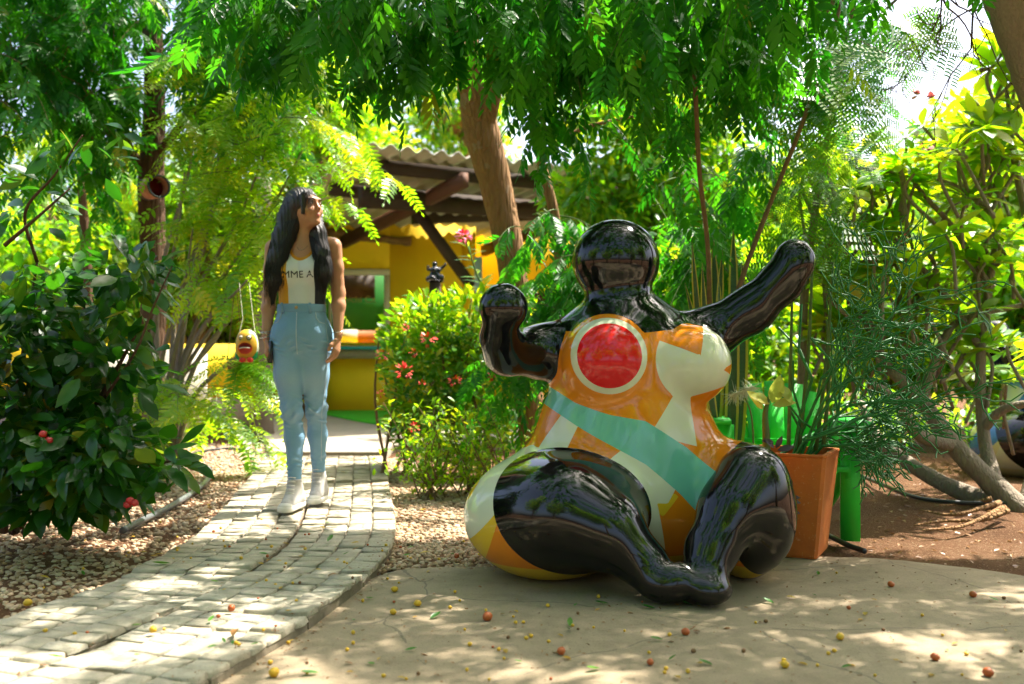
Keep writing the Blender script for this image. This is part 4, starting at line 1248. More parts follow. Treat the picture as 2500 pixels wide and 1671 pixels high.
for px, py, Y, rx, ry, rY, n in vols:
    d = rdir(n) ; c = W(px, py, Y)
    P = c + d * (RNG.random((n, 1)) ** 0.45) * np.array([rx / F * Y, rY, ry / F * Y])
    P[:, 2] = np.maximum(P[:, 2], 0.06)
    D = nrm(d * [1, 0.8, 0.2] + RNG.normal(size=(n, 3)) * 0.5 + [0.15, -0.3, -0.35])
    Lv.many(P, D, nrm(RNG.normal(size=(n, 3)) * 0.45 + [0, -0.25, 1]), RNG.uniform(0.06, 0.155, n))
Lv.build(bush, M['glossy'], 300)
M['red_fruit'] = plain('red_fruit', (0.42, 0.02, 0.02), 0.35, 0.5, 0.3, 40, 0.05)
def blob(c, r, seed=0, flat=0.85):
    g = np.random.default_rng(seed)
    v = ico_v * r * g.uniform(0.9, 1.1, (12, 1)) * [1, 1, flat] + np.asarray(c)
    return v, ico_f
for k, (px, py) in enumerate([(105, 1060), (120, 1075), (318, 1222), (330, 1228), (312, 1232)]):
    v, f = blob(W(px, py, 3.85), 0.018, k); obj('fruit', mesh('fruit', v, f, True), M['red_fruit'], bush)

# --- many-stemmed feathery shrub by the left tree
b0 = np.array([W(400, 1075, 7.0)[0], 7.0, -0.03])
fs = thing('feathery_shrub', 'many-stemmed shrub with pale branches and feathery lime leaves by the tree', 'shrub', b0)
tips = [(470, 560), (540, 330), (600, 180), (660, 330), (700, 480), (610, 640), (720, 560), (560, 760), (450, 420), (520, 500), (770, 300), (640, 80), (480, 200), (680, 760)]
tw = MB()
for k, (x, y) in enumerate(tips):
    Y = 7.0 + RNG.uniform(-0.5, 0.5)
    s = b0 + [RNG.uniform(-0.1, 0.12), RNG.uniform(-0.1, 0.1), 0]
    e = W(x, y, Y); m1 = s + (e - s) * 0.4 + [-0.06 - 0.1 * RNG.random(), 0, 0.1]
    limb(fs, 'stem', [s, m1, s + (e - s) * 0.75 + [0.0, 0, 0.06], e], [0.022, 0.017, 0.011, 0.005], M['bark_grey'], 7, 5)
limb(fs, 'stem', [b0 + [.05, 0, 0], W(450, 900, 6.8), W(520, 770, 6.6), W(574, 716, 6.2), W(604, 684, 5.88)], [.02, .015, .011, .008, .005], M['bark_grey'], 7, 6)
Lv = Leaves(PROTO_FEATHER)
vis = vol_points([(600, 230, 6.9, 140, 110, 0.5, 13), (700, 350, 6.8, 100, 90, 0.4, 11), (520, 330, 6.9, 90, 100, 0.4, 8), (600, 500, 6.8, 120, 90, 0.4, 10), (570, 660, 6.8, 100, 80, 0.4, 9), (490, 560, 6.9, 60, 90, 0.4, 8), (560, 110, 6.9, 130, 70, 0.4, 9), (480, 960, 6.7, 70, 50, 0.25, 12), (690, 520, 6.7, 50, 90, 0.3, 9), (740, 220, 6.8, 70, 80, 0.3, 10)])
def before_tin(p):
    uu = 1250 + p[:, 0] / p[:, 1] * F; vv_ = 850 - (p[:, 2] - EYE) / p[:, 1] * F
    return (uu > 290) & (uu < 430) & (vv_ > 200) & (vv_ < 640)
twig_spray(Lv, tw, vis, nrm(rdir(len(vis)) * [1, 0.8, 0.3] + [0.25, -0.1, 0.05]), (0.35, 0.6), 0.35, 0.05, (1.0, 1.6), before_tin)
Lv.build(fs, M['lime'], 300)
obj('twigs', tw.mesh('twigs'), M['green_twig'], fs, kind='stuff')
# strap-leaved epiphyte on the trunk
M['strap'] = leaf_mat('strap_leaf', [(0, (0.10, 0.16, 0.04)), (1, (0.18, 0.24, 0.06))], [(0, (0.15, 0.25, 0.03)), (1, (0.25, 0.32, 0.05))], 0.3)
ep = thing('air_plant', 'small grassy plant growing on the tree trunk', 'plant', W(372, 905, 7.88))
for k in range(26):
    c = W(372 + RNG.uniform(-12, 14), 900, 7.87); a = RNG.uniform(-1, 1)
    p = smooth_path([c, c + [a * 0.10, -0.07, 0.03], c + [a * 0.17, -0.1, -0.10], c + [a * 0.2, -0.08, -RNG.uniform(.18, .34)]], 4)
    w_ = np.linspace(0.005, 0.001, len(p))[:, None] * [1, 0, 0]
    i = np.arange(len(p) - 1); L_ = len(p)
    obj('leaf', mesh('leaf', np.vstack([p - w_, p + w_]), np.stack([i, L_ + i, L_ + i + 1, i + 1], 1), True), M['strap'], ep)

# --- fern in a hanging coconut shell
fc = W(575, 895, 6.2)
fern = thing('hanging_fern', 'sword fern with arching lime fronds in a hanging half shell', 'fern', fc)
v, f = blob(fc, 0.06, 3); obj('shell', mesh('shell', v, f, True), M['driftwood'], fern)
m_ = MB()
for s in (-1, 1): m_.tube([fc + [s * 0.05, 0, 0.03], fc + [s * 0.01, 0, 0.45]], [0.002], 4, False)
obj('cord', m_.mesh('cord'), M['driftwood'], fern)
Lv = Leaves(PROTO_FERN, 'frond')
for k in range(34):
    a = RNG.uniform(-0.9, 3.6) if k % 4 else RNG.uniform(-0.5, 0.3)
    Lv.add(fc + [RNG.uniform(-.04, .04), RNG.uniform(-.04, .04), 0.03], nrm(np.array([math.cos(a), -0.6 * abs(math.sin(a)) - 0.1, RNG.uniform(-0.75, 0.5)])), (0, -0.4, 1), RNG.uniform(0.55, 0.95))
Lv.build(fern, M['lime'], 60)

# --- ixora hedge with red flower heads
b0 = np.array([W(1090, 1150, 7.0)[0], 6.9, -0.03])
hedge = thing('ixora_hedge', 'rounded sunlit hedge with red flower heads beside the path', 'hedge', b0)
for k in range(14):
    s = b0 + [RNG.uniform(-.45, .45), RNG.uniform(-.3, .3), 0]
    e = W(RNG.uniform(920, 1270), RNG.uniform(700, 900), 6.9)
    limb(hedge, 'stem', [s, (s + e) / 2 + RNG.normal(size=3) * .06, e], [0.014, 0.01, 0.005], M['twig'], 5, 4)
Lv = Leaves(PROTO_IXORA); Ly = Leaves(PROTO_IXORA)      # main leaves, and a paler top set with sunlight put into its colour
vols = [(1040, 825, 7.0, 105, 105, 0.36, 900), (1150, 800, 7.0, 150, 95, 0.36, 1100), (1070, 900, 6.9, 145, 120, 0.38, 900), (1200, 900, 6.9, 120, 130, 0.36, 700), (1040, 1010, 6.9, 95, 110, 0.34, 650), (1120, 1040, 6.85, 130, 90, 0.34, 600), (1270, 785, 7.1, 60, 80, 0.3, 180)]
for px, py, Y, rx, ry, rY, n in vols:
    d = rdir(n); c = W(px, py, Y)
    P = c + d * (0.55 + 0.45 * RNG.random((n, 1)) ** 0.6) * np.array([rx / F * Y, rY, ry / F * Y])
    P[:, 2] = np.maximum(P[:, 2], 0.03)
    D = nrm(d * [1, 1, 0.6] + RNG.normal(size=(n, 3)) * 0.45 + [0, 0, 0.25])
    up_ = nrm(d + RNG.normal(size=(n, 3)) * 0.4 + [0, 0, 0.8]); sz = RNG.uniform(0.05, 0.095, n)
    lit_top = (P[:, 2] > 1.0 + 0.15 * RNG.normal(size=n)) & (d[:, 2] > -0.1)
    Lv.many(P[~lit_top], D[~lit_top], up_[~lit_top], sz[~lit_top]); Ly.many(P[lit_top], D[lit_top], up_[lit_top], sz[lit_top])
Lv.build(hedge, M['ixora'], 170); Ly.build(hedge, M['lime'], 130, mass_name='lit_top_leaves')
M['ixora_red'] = plain('ixora_flower', (0.62, 0.03, 0.02), 0.5, 0.3, 0.3, 60, 0)
pet_v, pet_f = leaf_shape(1, 0.5, 0.1, 0.1, 3)
for k, (px, py, Y, r) in enumerate([(988, 908, 6.2, 36), (1045, 828, 6.25, 34), (935, 868, 6.35, 30), (1010, 862, 6.2, 18), (1110, 930, 6.1, 26), (1205, 915, 6.15, 26), (1012, 1045, 6.2, 22), (930, 962, 6.35, 18), (1030, 936, 6.2, 14), (990, 800, 6.3, 16)]):
    c = W(px, py, Y); n = 26; d = nrm(rdir(n) * [1, 1, .8] + [0, -.6, .2])
    Rm = rot_to(d, np.array([0.1, -0.3, 1.0])); S = r / F * Y * RNG.uniform(.30, .42, n)
    vv = (np.einsum('kij,nj->kni', Rm * S[:, None, None], pet_v) + (c + d * (r / F * Y * .36))[:, None]).reshape(-1, 3)
    obj('flower', mesh('flower', vv, (pet_f[None] + (np.arange(n) * len(pet_v))[:, None, None]).reshape(-1, 3)), M['ixora_red'], hedge)
# --- low straggly shrub before it
b0 = np.array([W(1130, 1190, 5.95)[0], 5.95, -0.02])
low = thing('straggly_shrub', 'low straggly shrub with thin brown twigs and yellowish leaves before the hedge', 'shrub', b0)
tw = MB(); Lv = Leaves(PROTO_IXORA)
for k in range(46):
    s = b0 + [RNG.uniform(-.30, .32), RNG.uniform(-.2, .2), 0]
    e = s + np.array([RNG.normal() * .22, RNG.normal() * .15 - .05, RNG.uniform(.15, .62)])
    p = smooth_path([s, (s + e) / 2 + RNG.normal(size=3) * .04, e], 5)
    tw.tube(p, [0.005, 0.002], 4, False)
    for q in p[3:]:
        for _ in range(5):
            Lv.add(q + RNG.normal(size=3) * .03, nrm(rdir(1)[0] + [0, -.2, .1]), nrm(rdir(1)[0] * .5 + [0, 0, 1]), RNG.uniform(.03, .06))
Lv.build(low, M['lime'], 200)
obj('twigs', tw.mesh('twigs'), M['twig'], low, kind='stuff')

# --- oleander with a pink flower rising from the hedge
b0 = np.array([W(1190, 1100, 7.2)[0], 7.3, -0.02])
ol = thing('oleander', 'slim oleander shoot with one pink flower head above the hedge', 'shrub', b0)
limb(ol, 'stem', [b0, W(1185, 760, 7.2), W(1160, 660, 7.1), W(1138, 590, 7.05)], [0.012, 0.009, 0.006, 0.004], M['green_twig'], 6, 6)
Lv = Leaves([leaf_shape(1, 0.15, .2, .2, 3)])
for k in range(34):
    t_ = RNG.random(); q = W(1190 - 52 * t_, 740 - 145 * t_, 7.15)
    Lv.add(q, nrm(np.array([RNG.normal(), RNG.normal() * .6, .35])), (0, -.4, 1), RNG.uniform(.09, .15))
Lv.build(ol, M['ixora'], 60)
M['pink'] = plain('pink_petal', (0.75, 0.06, 0.16), 0.5, 0.3, 0.3, 60, 0)
c = W(1131, 577, 7.05); n = 40; d = rdir(n); Rm = rot_to(d, np.array([0.1, -0.3, 1.0]))
vv = (np.einsum('kij,nj->kni', Rm * .035, pet_v * [1.6, 1, 1]) + (c + d * [.035, .03, .028])[:, None]).reshape(-1, 3)
obj('flower', mesh('flower', vv, (pet_f[None] + (np.arange(n) * len(pet_v))[:, None, None]).reshape(-1, 3)), M['pink'], ol)

# --- snake plants behind the sculpture
t = NT('snake_leaf')
at = t.n('Attribute', attribute_name='margin')
band = t.noise(40, 3, .6, t.geo((.4, .4, 3)))
col = t.mix(band, (0.02, 0.06, 0.02), (0.07, 0.14, 0.05))
col = t.mix(t.math('GREATER_THAN', at.outputs['Fac'], 0.62), col, (0.50, 0.42, 0.05))
t.set(col, 0.4, 0.4)
M['snake'] = t.m
def snake(parent, base, tip, w):
    base = np.array(base, float); tip = np.array(tip, float)
    n = 9; tt = np.linspace(0, 1, n)
    p = base + np.outer(tt, tip - base) + np.outer(np.sin(tt * 3.1) * .03, rdir(1)[0])
    ww = w * np.sqrt(np.clip(1 - tt ** 3, 0.001, 1)) * (0.55 + .45 * np.minimum(1, tt * 3))
    sd = nrm(np.array([1.0, RNG.uniform(-.7, .7), 0])); nr = np.cross(sd, [0, 0, 1])
    V, Am = [], []
    for k in (-1, -.6, 0, .6, 1):
        V.append(p + np.outer(ww * k, sd) + np.outer(ww * .35 * k * k, nr)); Am.append(np.full(n, abs(k)))
    i = np.arange(n - 1)
    Fq = np.vstack([np.stack([a * n + i, (a + 1) * n + i, (a + 1) * n + i + 1, a * n + i + 1], 1) for a in range(4)])
    obj('leaf', mesh('leaf', np.vstack(V), Fq, True, {'margin': np.concatenate(Am)}), M['snake'], parent)
b0 = np.array([W(1760, 1150, 5.0)[0], 5.0, -0.02])
sp_ = thing('snake_plant', 'tall snake plant with yellow-edged upright leaves behind the raised arm', 'plant', b0)
for px, py in [(1690, 590), (1715, 640), (1740, 575), (1765, 610), (1790, 560), (1812, 640), (1672, 690), (1705, 720), (1755, 680), (1780, 720), (1640, 740), (1725, 690), (1650, 800)]:
    snake(sp_, b0 + [RNG.uniform(-.12, .12), RNG.uniform(-.15, .15), 0], W(px, py, 5.0 + RNG.uniform(-.2, .2)), RNG.uniform(.024, .038))

# --- terracotta pot with pencil bush
PB = G(1952, 1362) ; PB = np.array([PB[0] + 0.0, PB[1] + 0.13, 0.0])
t = NT('terracotta')
v = t.geo(); n1 = t.noise(5, 6, .65, v); n2 = t.noise(60, 4, .7, v)
col = t.mix(n1, (0.42, 0.095, 0.014), (0.62, 0.175, 0.028))
col = t.mix(t.math('MULTIPLY', t.math('GREATER_THAN', n2, .62), .5), col, (0.62, 0.30, 0.12))
dirt = t.math('MULTIPLY', t.math('SUBTRACT', t.noise(9, 6, .7, v), .5, clamp=True), 3.0, clamp=True)
col = t.mix(t.math('MULTIPLY', dirt, .5), col, (0.22, 0.075, 0.025))
t.set(col, .55, .35); t.bump(n2, .25, .006)
M['terracotta'] = t.m
pot = thing('terracotta_pot', 'square tapered orange terracotta planter beside the sculpture', 'planter', PB)
yaw = R(-27)
cr, sr = math.cos(yaw), math.sin(yaw)
def ring(h, z, ch):
    q = np.array([(-h + ch, -h), (h - ch, -h), (h, -h + ch), (h, h - ch), (h - ch, h), (-h + ch, h), (-h, h - ch), (-h, -h + ch)])
    return np.c_[q[:, 0] * cr - q[:, 1] * sr + PB[0], q[:, 0] * sr + q[:, 1] * cr + PB[1], np.full(8, z)]
rings = [ring(.128, 0.002, .008), ring(.132, .012, .012), ring(.174, .425, .014), ring(.178, .432, .014), ring(.177, .44, .012), ring(.157, .44, .012), ring(.152, .38, .012)]
i = np.arange(8); j = (i + 1) % 8
qd = np.vstack([np.stack([i + 8 * k, j + 8 * k, j + 8 * k + 8, i + 8 * k + 8], 1) for k in range(len(rings) - 1)])
me = bpy.data.meshes.new('pot_body'); me.from_pydata([tuple(q) for q in np.vstack(rings)], [], qd.tolist() + [list(range(7, -1, -1))])
obj('pot_body', me, M['terracotta'], pot)
me = bpy.data.meshes.new('potting_soil'); me.from_pydata([tuple(q) for q in ring(.1545, .405, .012)], [], [list(range(8))]); obj('potting_soil', me, M['soil'], pot)

pb0 = PB + [0.05, 0.02, 0.40]
M['pencil'] = plain('pencil_stem', (0.022, 0.17, 0.030), .45, .4, .35, 30, .05, geo=True)
pn = thing('pencil_bush', 'spreading leafless pencil bush growing in the terracotta pot', 'shrub', pb0)
m_ = MB(); m2 = MB()
def pencil(p, d, L, r, n):
    if n < 4 and 1250 + (p + d * L)[0] / (p + d * L)[1] * F < 1990 + 40 * RNG.random(): return
    q = np.array([p, p + d * L * .5 + RNG.normal(size=3) * .01 * L / .1, p + d * L])
    (m2 if n >= 4 else m_).tube(q, [r, r * .8], 4 if n < 4 else 6, False)
    if n == 0: return
    for k in range(RNG.integers(2, 4) if n < 4 else 3):
        e = nrm(d + RNG.normal(size=3) * [0.62, .5, .5] + [0.03, -.05, -.04])
        pencil(q[2] if k < 2 else q[1], e, max(.05, L * RNG.uniform(.6, .95)), max(.0034, r * .72), n - 1)
for k in range(9):
    px, py = [(2130, 900), (2190, 830), (2160, 740), (2090, 800), (2210, 960), (2110, 1010), (2060, 690), (2170, 1060), (2060, 940)][k]
    e = W(px, py, 4.35 + RNG.uniform(-.25, .25)); d = e - pb0; L = np.linalg.norm(d)
    pencil(pb0 + RNG.normal(size=3) * [.04, .03, 0], nrm(d), L * .46, .0085, 5)
obj('stems', m_.mesh('stems'), M['pencil'], pn, kind='stuff')
obj('main_stems', m2.mesh('main_stems'), M['pencil'], pn)
for k, (a, b) in enumerate([((1992, 1100), (2035, 640)), ((1925, 1100), (1935, 690)), ((1950, 1105), (1985, 620)), ((2010, 1090), (2020, 780))]):
    limb(pn, 'cane', [W(*a, 4.33), W((a[0] + b[0]) / 2 + RNG.uniform(-8, 8), (a[1] + b[1]) / 2, 4.33), W(*b, 4.33)], [.009, .008, .005], M['green_twig'], 7, 5)
# --- yellow-veined leaves and purple-leaved trailer in the same pot
df = thing('dieffenbachia', 'ringed stem with one big pale yellow leaf in the terracotta pot', 'plant', PB + [-.05, -.03, .40])
M['pale_leaf'] = leaf_mat('pale_leaf', [(0, (0.30, 0.36, 0.05)), (1, (0.42, 0.44, 0.10))], [(0, (0.5, 0.6, 0.05)), (1, (0.65, 0.65, 0.12))], .5)
limb(df, 'stem', [W(1872, 1115, 4.2), W(1870, 1060, 4.2), W(1868, 1010, 4.2), W(1880, 960, 4.2)], [.018, .017, .012, .006], M['strap'], 8, 5)
Lv = Leaves([leaf_shape(1, .52, .2, .25, 5)])
for px, py, dx, dz, sz in [(1885, 985, .1, .6, .13), (1880, 985, -.6, .35, .11), (1885, 990, .5, .2, .10), (1862, 1000, -.5, .75, .11), (1900, 940, .3, -.4, .10)]:
    Lv.add(W(px, py, 4.2), nrm(np.array([dx, -.45, dz])), (0.1, -.75, .6), sz)
Lv.build(df, M['pale_leaf'], 30)
M['purple_leaf'] = leaf_mat('purple_leaf', [(0, (0.035, 0.018, 0.028)), (1, (0.07, 0.035, 0.05))], [(0, (0.10, 0.02, 0.04)), (1, (0.12, 0.06, 0.05))], .25, .3)
pl = thing('purple_leaf_plant', 'dark purple-leaved trailing plant spilling down the terracotta pot', 'plant', PB + [-.1, -.12, .43])
limb(pl, 'stem', [W(1895, 1110, 4.12), W(1905, 1180, 4.0), W(1915, 1240, 3.98), W(1920, 1300, 3.97)], [.004, .003, .002], M['purple_leaf'], 5, 5)
Lv = Leaves([leaf_shape(1, .42, .2, .2, 4)])
for px, py, dx, dz in [(1890, 1095, -.5, .6), (1893, 1095, .4, .8), (1890, 1080, -.9, .2), (1897, 1100, .9, .3), (1905, 1165, -.8, .3), (1920, 1210, .3, .8), (1918, 1215, .9, .1), (1915, 1220, 1, -.1), (1915, 1245, .95, -.1), (1912, 1250, -.3, -.9), (1915, 1265, .2, -.9), (1908, 1262, -.1, -1), (1925, 1205, .1, .95)]:
    Lv.add(W(px, py, 3.99), nrm(np.array([dx, -.25, dz])), (0.2, -.8, .5), RNG.uniform(.05, .08))
Lv.build(pl, M['purple_leaf'], 40)
# white-streaked bamboo grass tuft between sculpture and pot
wg = thing('feather_grass', 'pale feathery tuft beside the snake plant', 'plant', np.array([W(1808, 1100, 4.6)[0], 4.6, 0]))
M['pale_plume'] = plain('pale_plume', (0.55, 0.58, 0.42), .7, .2, .2, 30, 0)
limb(wg, 'stem', [np.array([W(1835, 1100, 4.6)[0], 4.6, -.05]), W(1838, 1050, 4.6), W(1815, 960, 4.6)], [.006, .005, .003], M['green_twig'], 5, 5)
m_ = MB()
for k in range(240):
    t_ = RNG.random(); c = W(1840 - 55 * t_, 945 + 20 * t_, 4.6)
    d = nrm(np.array([RNG.normal() * .8, RNG.normal() * .6, RNG.normal() * .6 - .5])); m_.tube([c, c + d * RNG.uniform(.03, .07)], [.0012, .0005], 3, False)
obj('plume', m_.mesh('plume'), M['pale_plume'], wg)

# --- plumeria on the right: forked trunks, whorls of long leaves
b0 = np.array([W(2440, 1240, 5.7)[0], 5.7, 0.0])
pm = thing('plumeria', 'sprawling forked plumeria with long lime leaves along the right side', 'tree', b0)
skel = [([(2500, 1255, 5.5), (2430, 1190, 5.6), (2330, 1090, 5.7), (2250, 980, 5.8), (2170, 900, 5.9)], (.075, .065, .055, .045, .03)),
        ([(2430, 1190, 5.6), (2400, 1050, 5.8), (2395, 850, 5.9), (2415, 700, 6.0), (2440, 540, 6.1)], (.045, .035, .028, .025, .018)),
        ([(2330, 1090, 5.7), (2240, 1060, 5.6), (2190, 980, 5.5), (2120, 930, 5.5)], (.045, .035, .028, .018)),
        ([(2250, 980, 5.8), (2300, 840, 5.9), (2350, 780, 6.0), (2500, 745, 6.0)], (.03, .024, .02, .015)),
        ([(2395, 850, 5.9), (2290, 700, 6.0), (2180, 580, 6.0), (2110, 520, 6.0)], (.024, .02, .016, .012)),
        ([(2415, 700, 6.0), (2330, 560, 6.0), (2260, 480, 5.9), (2200, 400, 5.9)], (.022, .018, .014, .01)),
        ([(2440, 540, 6.1), (2360, 470, 6.0), (2250, 430, 5.9), (2100, 410, 5.8)], (.02, .018, .015, .01)),
        ([(2170, 900, 5.9), (2100, 760, 6.0), (2050, 640, 6.0)], (.024, .018, .012)),
        ([(2500, 1255, 5.5), (2560, 1000, 5.8), (2540, 700, 5.9), (2480, 400, 6.0), (2460, 220, 6.0)], (.05, .04, .03, .022, .012)),
        ([(2400, 1050, 5.8), (2450, 1000, 5.7), (2540, 980, 5.6)], (.03, .025, .02)),
        ([(2460, 1240, 5.6), (2300, 1180, 5.9), (2150, 1080, 6.3), (2100, 980, 6.5)], (.06, .05, .04, .02))]
for p, r in skel: limb(pm, 'limb', [W(*q) for q in p], r, M['bark_grey'], 9, 6)
Lv = Leaves(PROTO_PLUM)
cent = vol_points([(2100, 470, 5.9, 130, 110, .5, 16), (2280, 420, 5.9, 160, 130, .5, 22), (2440, 330, 6.0, 130, 170, .5, 20), (2080, 640, 6.0, 110, 110, .5, 16), (2250, 620, 6.0, 150, 110, .6, 20), (2430, 600, 6.0, 110, 150, .6, 16), (2150, 790, 6.1, 140, 90, .5, 14), (2330, 800, 6.2, 130, 90, .5, 12), (2460, 150, 6.0, 90, 100, .4, 9), (2460, 880, 6.2, 80, 110, .4, 8), (2000, 420, 6.0, 60, 90, .3, 7), (2040, 800, 6.2, 80, 100, .4, 8)])
for c in cent:
    ax = nrm(rdir(1)[0] * .6 + [0, 0, 1])
    k = RNG.integers(8, 14); ph0 = RNG.uniform(0, 6.28)
    sx = nrm(np.cross(ax, [1, .2, 0])); sy = np.cross(ax, sx)
    for i_ in range(k):
        a = ph0 + i_ * 2.4
        d = nrm(math.cos(a) * sx + math.sin(a) * sy + ax * RNG.uniform(-.2, .8))
        Lv.add(c + d * .015, d, ax, RNG.uniform(.12, .24))
    q = smooth_path([c, c - ax * .12, c - ax * .2 + RNG.normal(size=3) * .08 - [0, 0, .12]], 4)
    limb(pm, 'twig', q, [.009, .011, .012], M['bark_grey'], 6, 2)
Lv.build(pm, M['plumeria'], 300)
M['plum_pink'] = plain('plumeria_petal', (0.75, 0.30, 0.30), .5, .3, .3, 50, 0)
for px, py in [(2240, 232), (2272, 240), (2430, 55), (2455, 70), (2270, 368), (2205, 575), (2245, 365)]:
    c = W(px, py, 5.7); n = 9; d = nrm(rdir(n) + [0, -.5, .3]); Rm = rot_to(d, np.array([0.1, -0.3, 1.0]))
    vv = (np.einsum('kij,nj->kni', Rm * .045, pet_v * [1.5, 1, 1]) + c).reshape(-1, 3)
    obj('flower', mesh('flower', vv, (pet_f[None] + (np.arange(n) * len(pet_v))[:, None, None]).reshape(-1, 3)), M['plum_pink'], pm)
for p in [[(2440, 1250), (2330, 1262), (2240, 1250)], [(2450, 1262), (2350, 1290), (2250, 1300)], [(2460, 1270), (2400, 1275), (2300, 1278), (2230, 1288)], [(2420, 1240), (2360, 1235), (2280, 1240)]]:
    limb(pm, 'root', [G(x, y) + [0, 0, .012 if k else .05] for k, (x, y) in enumerate(p)], [.016, .010, .007, .003], M['bark'], 7, 6)
# low ground plants at the far right
uz = thing('undergrowth_plant', 'low green undergrowth at the foot of the plumeria', 'plant', np.array([W(2350, 1150, 7.2)[0], 7.2, 0]))
Lv = Leaves(PROTO_IXORA)
P = vol_points([(2150, 1020, 7.4, 220, 70, .4, 500), (2420, 1050, 7.2, 160, 80, .4, 450), (1900, 1030, 7.6, 150, 80, .3, 260)]); P[:, 2] = np.maximum(P[:, 2], .03)
Lv.many(P, nrm(rdir(len(P)) + [0, -.2, .3]), nrm(rdir(len(P)) * .5 + [0, 0, 1]), RNG.uniform(.05, .1, len(P)))
Lv.build(uz, M['ixora'], 120)
# ------------------------------------------------------------------ the seated figure: a generic rounded sculpture in glossy colour blocks
SB = np.array([0.45, 4.0, 0.0])
lo, hi, hh_ = (-0.34, 3.15, -0.05), (1.38, 4.65, 1.5), 0.0125
T0 = Field(lo, hi, hh_)
T0.ell((.45, 4.12, .25), (.56, .38, .27), .05).ell((.15, 3.90, .225), (.34, .36, .245), .10).ell((.895, 3.90, .25), (.17, .34, .265), .10)
T0.ell((.465, 4.06, .46), (.37, .31, .34), .12).cap((.46, 4.1, .62), (.46, 4.1, .86), .30, .27, .12)
T0.ell((.372, 3.90, .825), (.178, .165, .17), .05).ell((.705, 3.925, .815), (.158, .155, .157), .05)
HD = T0.like(); HD.ell((.427, 4.1, 1.238), (.180, .176, .172), .02).ell((.432, 4.09, 1.115), (.106, .108, .10), .05).cap((.437, 4.12, 1.06), (.44, 4.12, .93), .080, .095, .05)
AL = T0.like(); AL.chain([(.30, 4.12, .90), (.12, 4.07, .865), (-.02, 3.95, .865), (-.05, 3.85, .93), (-.04, 3.80, 1.0)], [.125, .10, .082, .062, .054], .07).ell((-.032, 3.79, 1.035), (.094, .092, .092), .022)
AR = T0.like(); AR.chain([(.60, 4.12, .89), (.80, 4.12, .93), (.98, 4.09, 1.035), (1.10, 4.06, 1.15), (1.145, 4.04, 1.225)], [.13, .108, .09, .08, .076], .05).ell((1.147, 4.04, 1.235), (.08, .08, .088), .03)
LL = T0.like(); LL.ell((.21, 3.82, .262), (.315, .37, .232), .03).chain([(.20, 3.62, .29), (.34, 3.55, .225), (.46, 3.49, .125), (.515, 3.465, .085)], [.17, .125, .075, .062], .06).ell((.535, 3.43, .064), (.105, .082, .06), .03).ell((.572, 3.395, .098), (.042, .045, .055), .03)
LR = T0.like(); LR.ell((.915, 3.83, .27), (.155, .34, .245), .03).chain([(.87, 3.62, .40), (.79, 3.57, .30), (.70, 3.50, .17), (.66, 3.455, .09)], [.13, .115, .085, .068], .05).ell((.672, 3.42, .056), (.082, .105, .053), .03)
ALLF = T0.like(); ALLF.g[:] = T0.g
for q, k in ((HD, .05), (AL, .06), (AR, .06), (LL, .012), (LR, .005)):
    ALLF.put(tuple(slice(None) for _ in range(3)), q.g, k)
zz = ALLF.axes()[2]
ALLF.g = np.maximum(ALLF.g, (0.003 - zz).astype(np.float32))
V, Q = ALLF.skin(); N = ALLF.grad(V); V, N = relax(V, Q, N, 40, 24)
d = np.stack([f.at(V) for f in (T0, HD, AL, AR, LL, LR)], 1)
limbd = d[:, 1:].min(1)
u = 1250 + V[:, 0] * F / 3.95; v = 850 - (V[:, 2] - EYE) * F / 3.95
black = d[:, 0] - limbd + 0.004
yoke = (800 - v + 12 * np.cos((u - 1500) / 90)) / 600
yoke = np.minimum(yoke + .008, np.minimum(np.hypot((u - 1478) / 1.0, v - 868) - 100, np.hypot(u - 1690, v - 878) - 90) / 600)
black = np.maximum(black, yoke)
def halfs(*hs):
    return np.min([(a * u + b * v + c) for a, b, c in hs], axis=0) / 600
def line(x0, y0, x1, y1):
    """positive on the right-hand side going from 0 to 1 (picture axes, y down)"""
    dx, dy = x1 - x0, y1 - y0; L = math.hypot(dx, dy)
    return (-dy / L, dx / L, (dy * x0 - dx * y0) / L)
def poly(pts):
    return halfs(*[line(*pts[i], *pts[(i + 1) % len(pts)]) for i in range(len(pts))])
disc = lambda x, y, r: (r - np.hypot(u - x, v - y)) / 600
ftop = np.interp(u, [1200, 1320, 1400, 1480, 1560, 1660, 1740, 1800], [900, 935, 980, 1005, 1022, 1082, 1150, 1200])
fbot = np.interp(u, [1200, 1320, 1400, 1480, 1560, 1640, 1700, 1760], [930, 985, 1032, 1075, 1122, 1188, 1250, 1330])
wob = 2.0 * np.sin(u / 37)
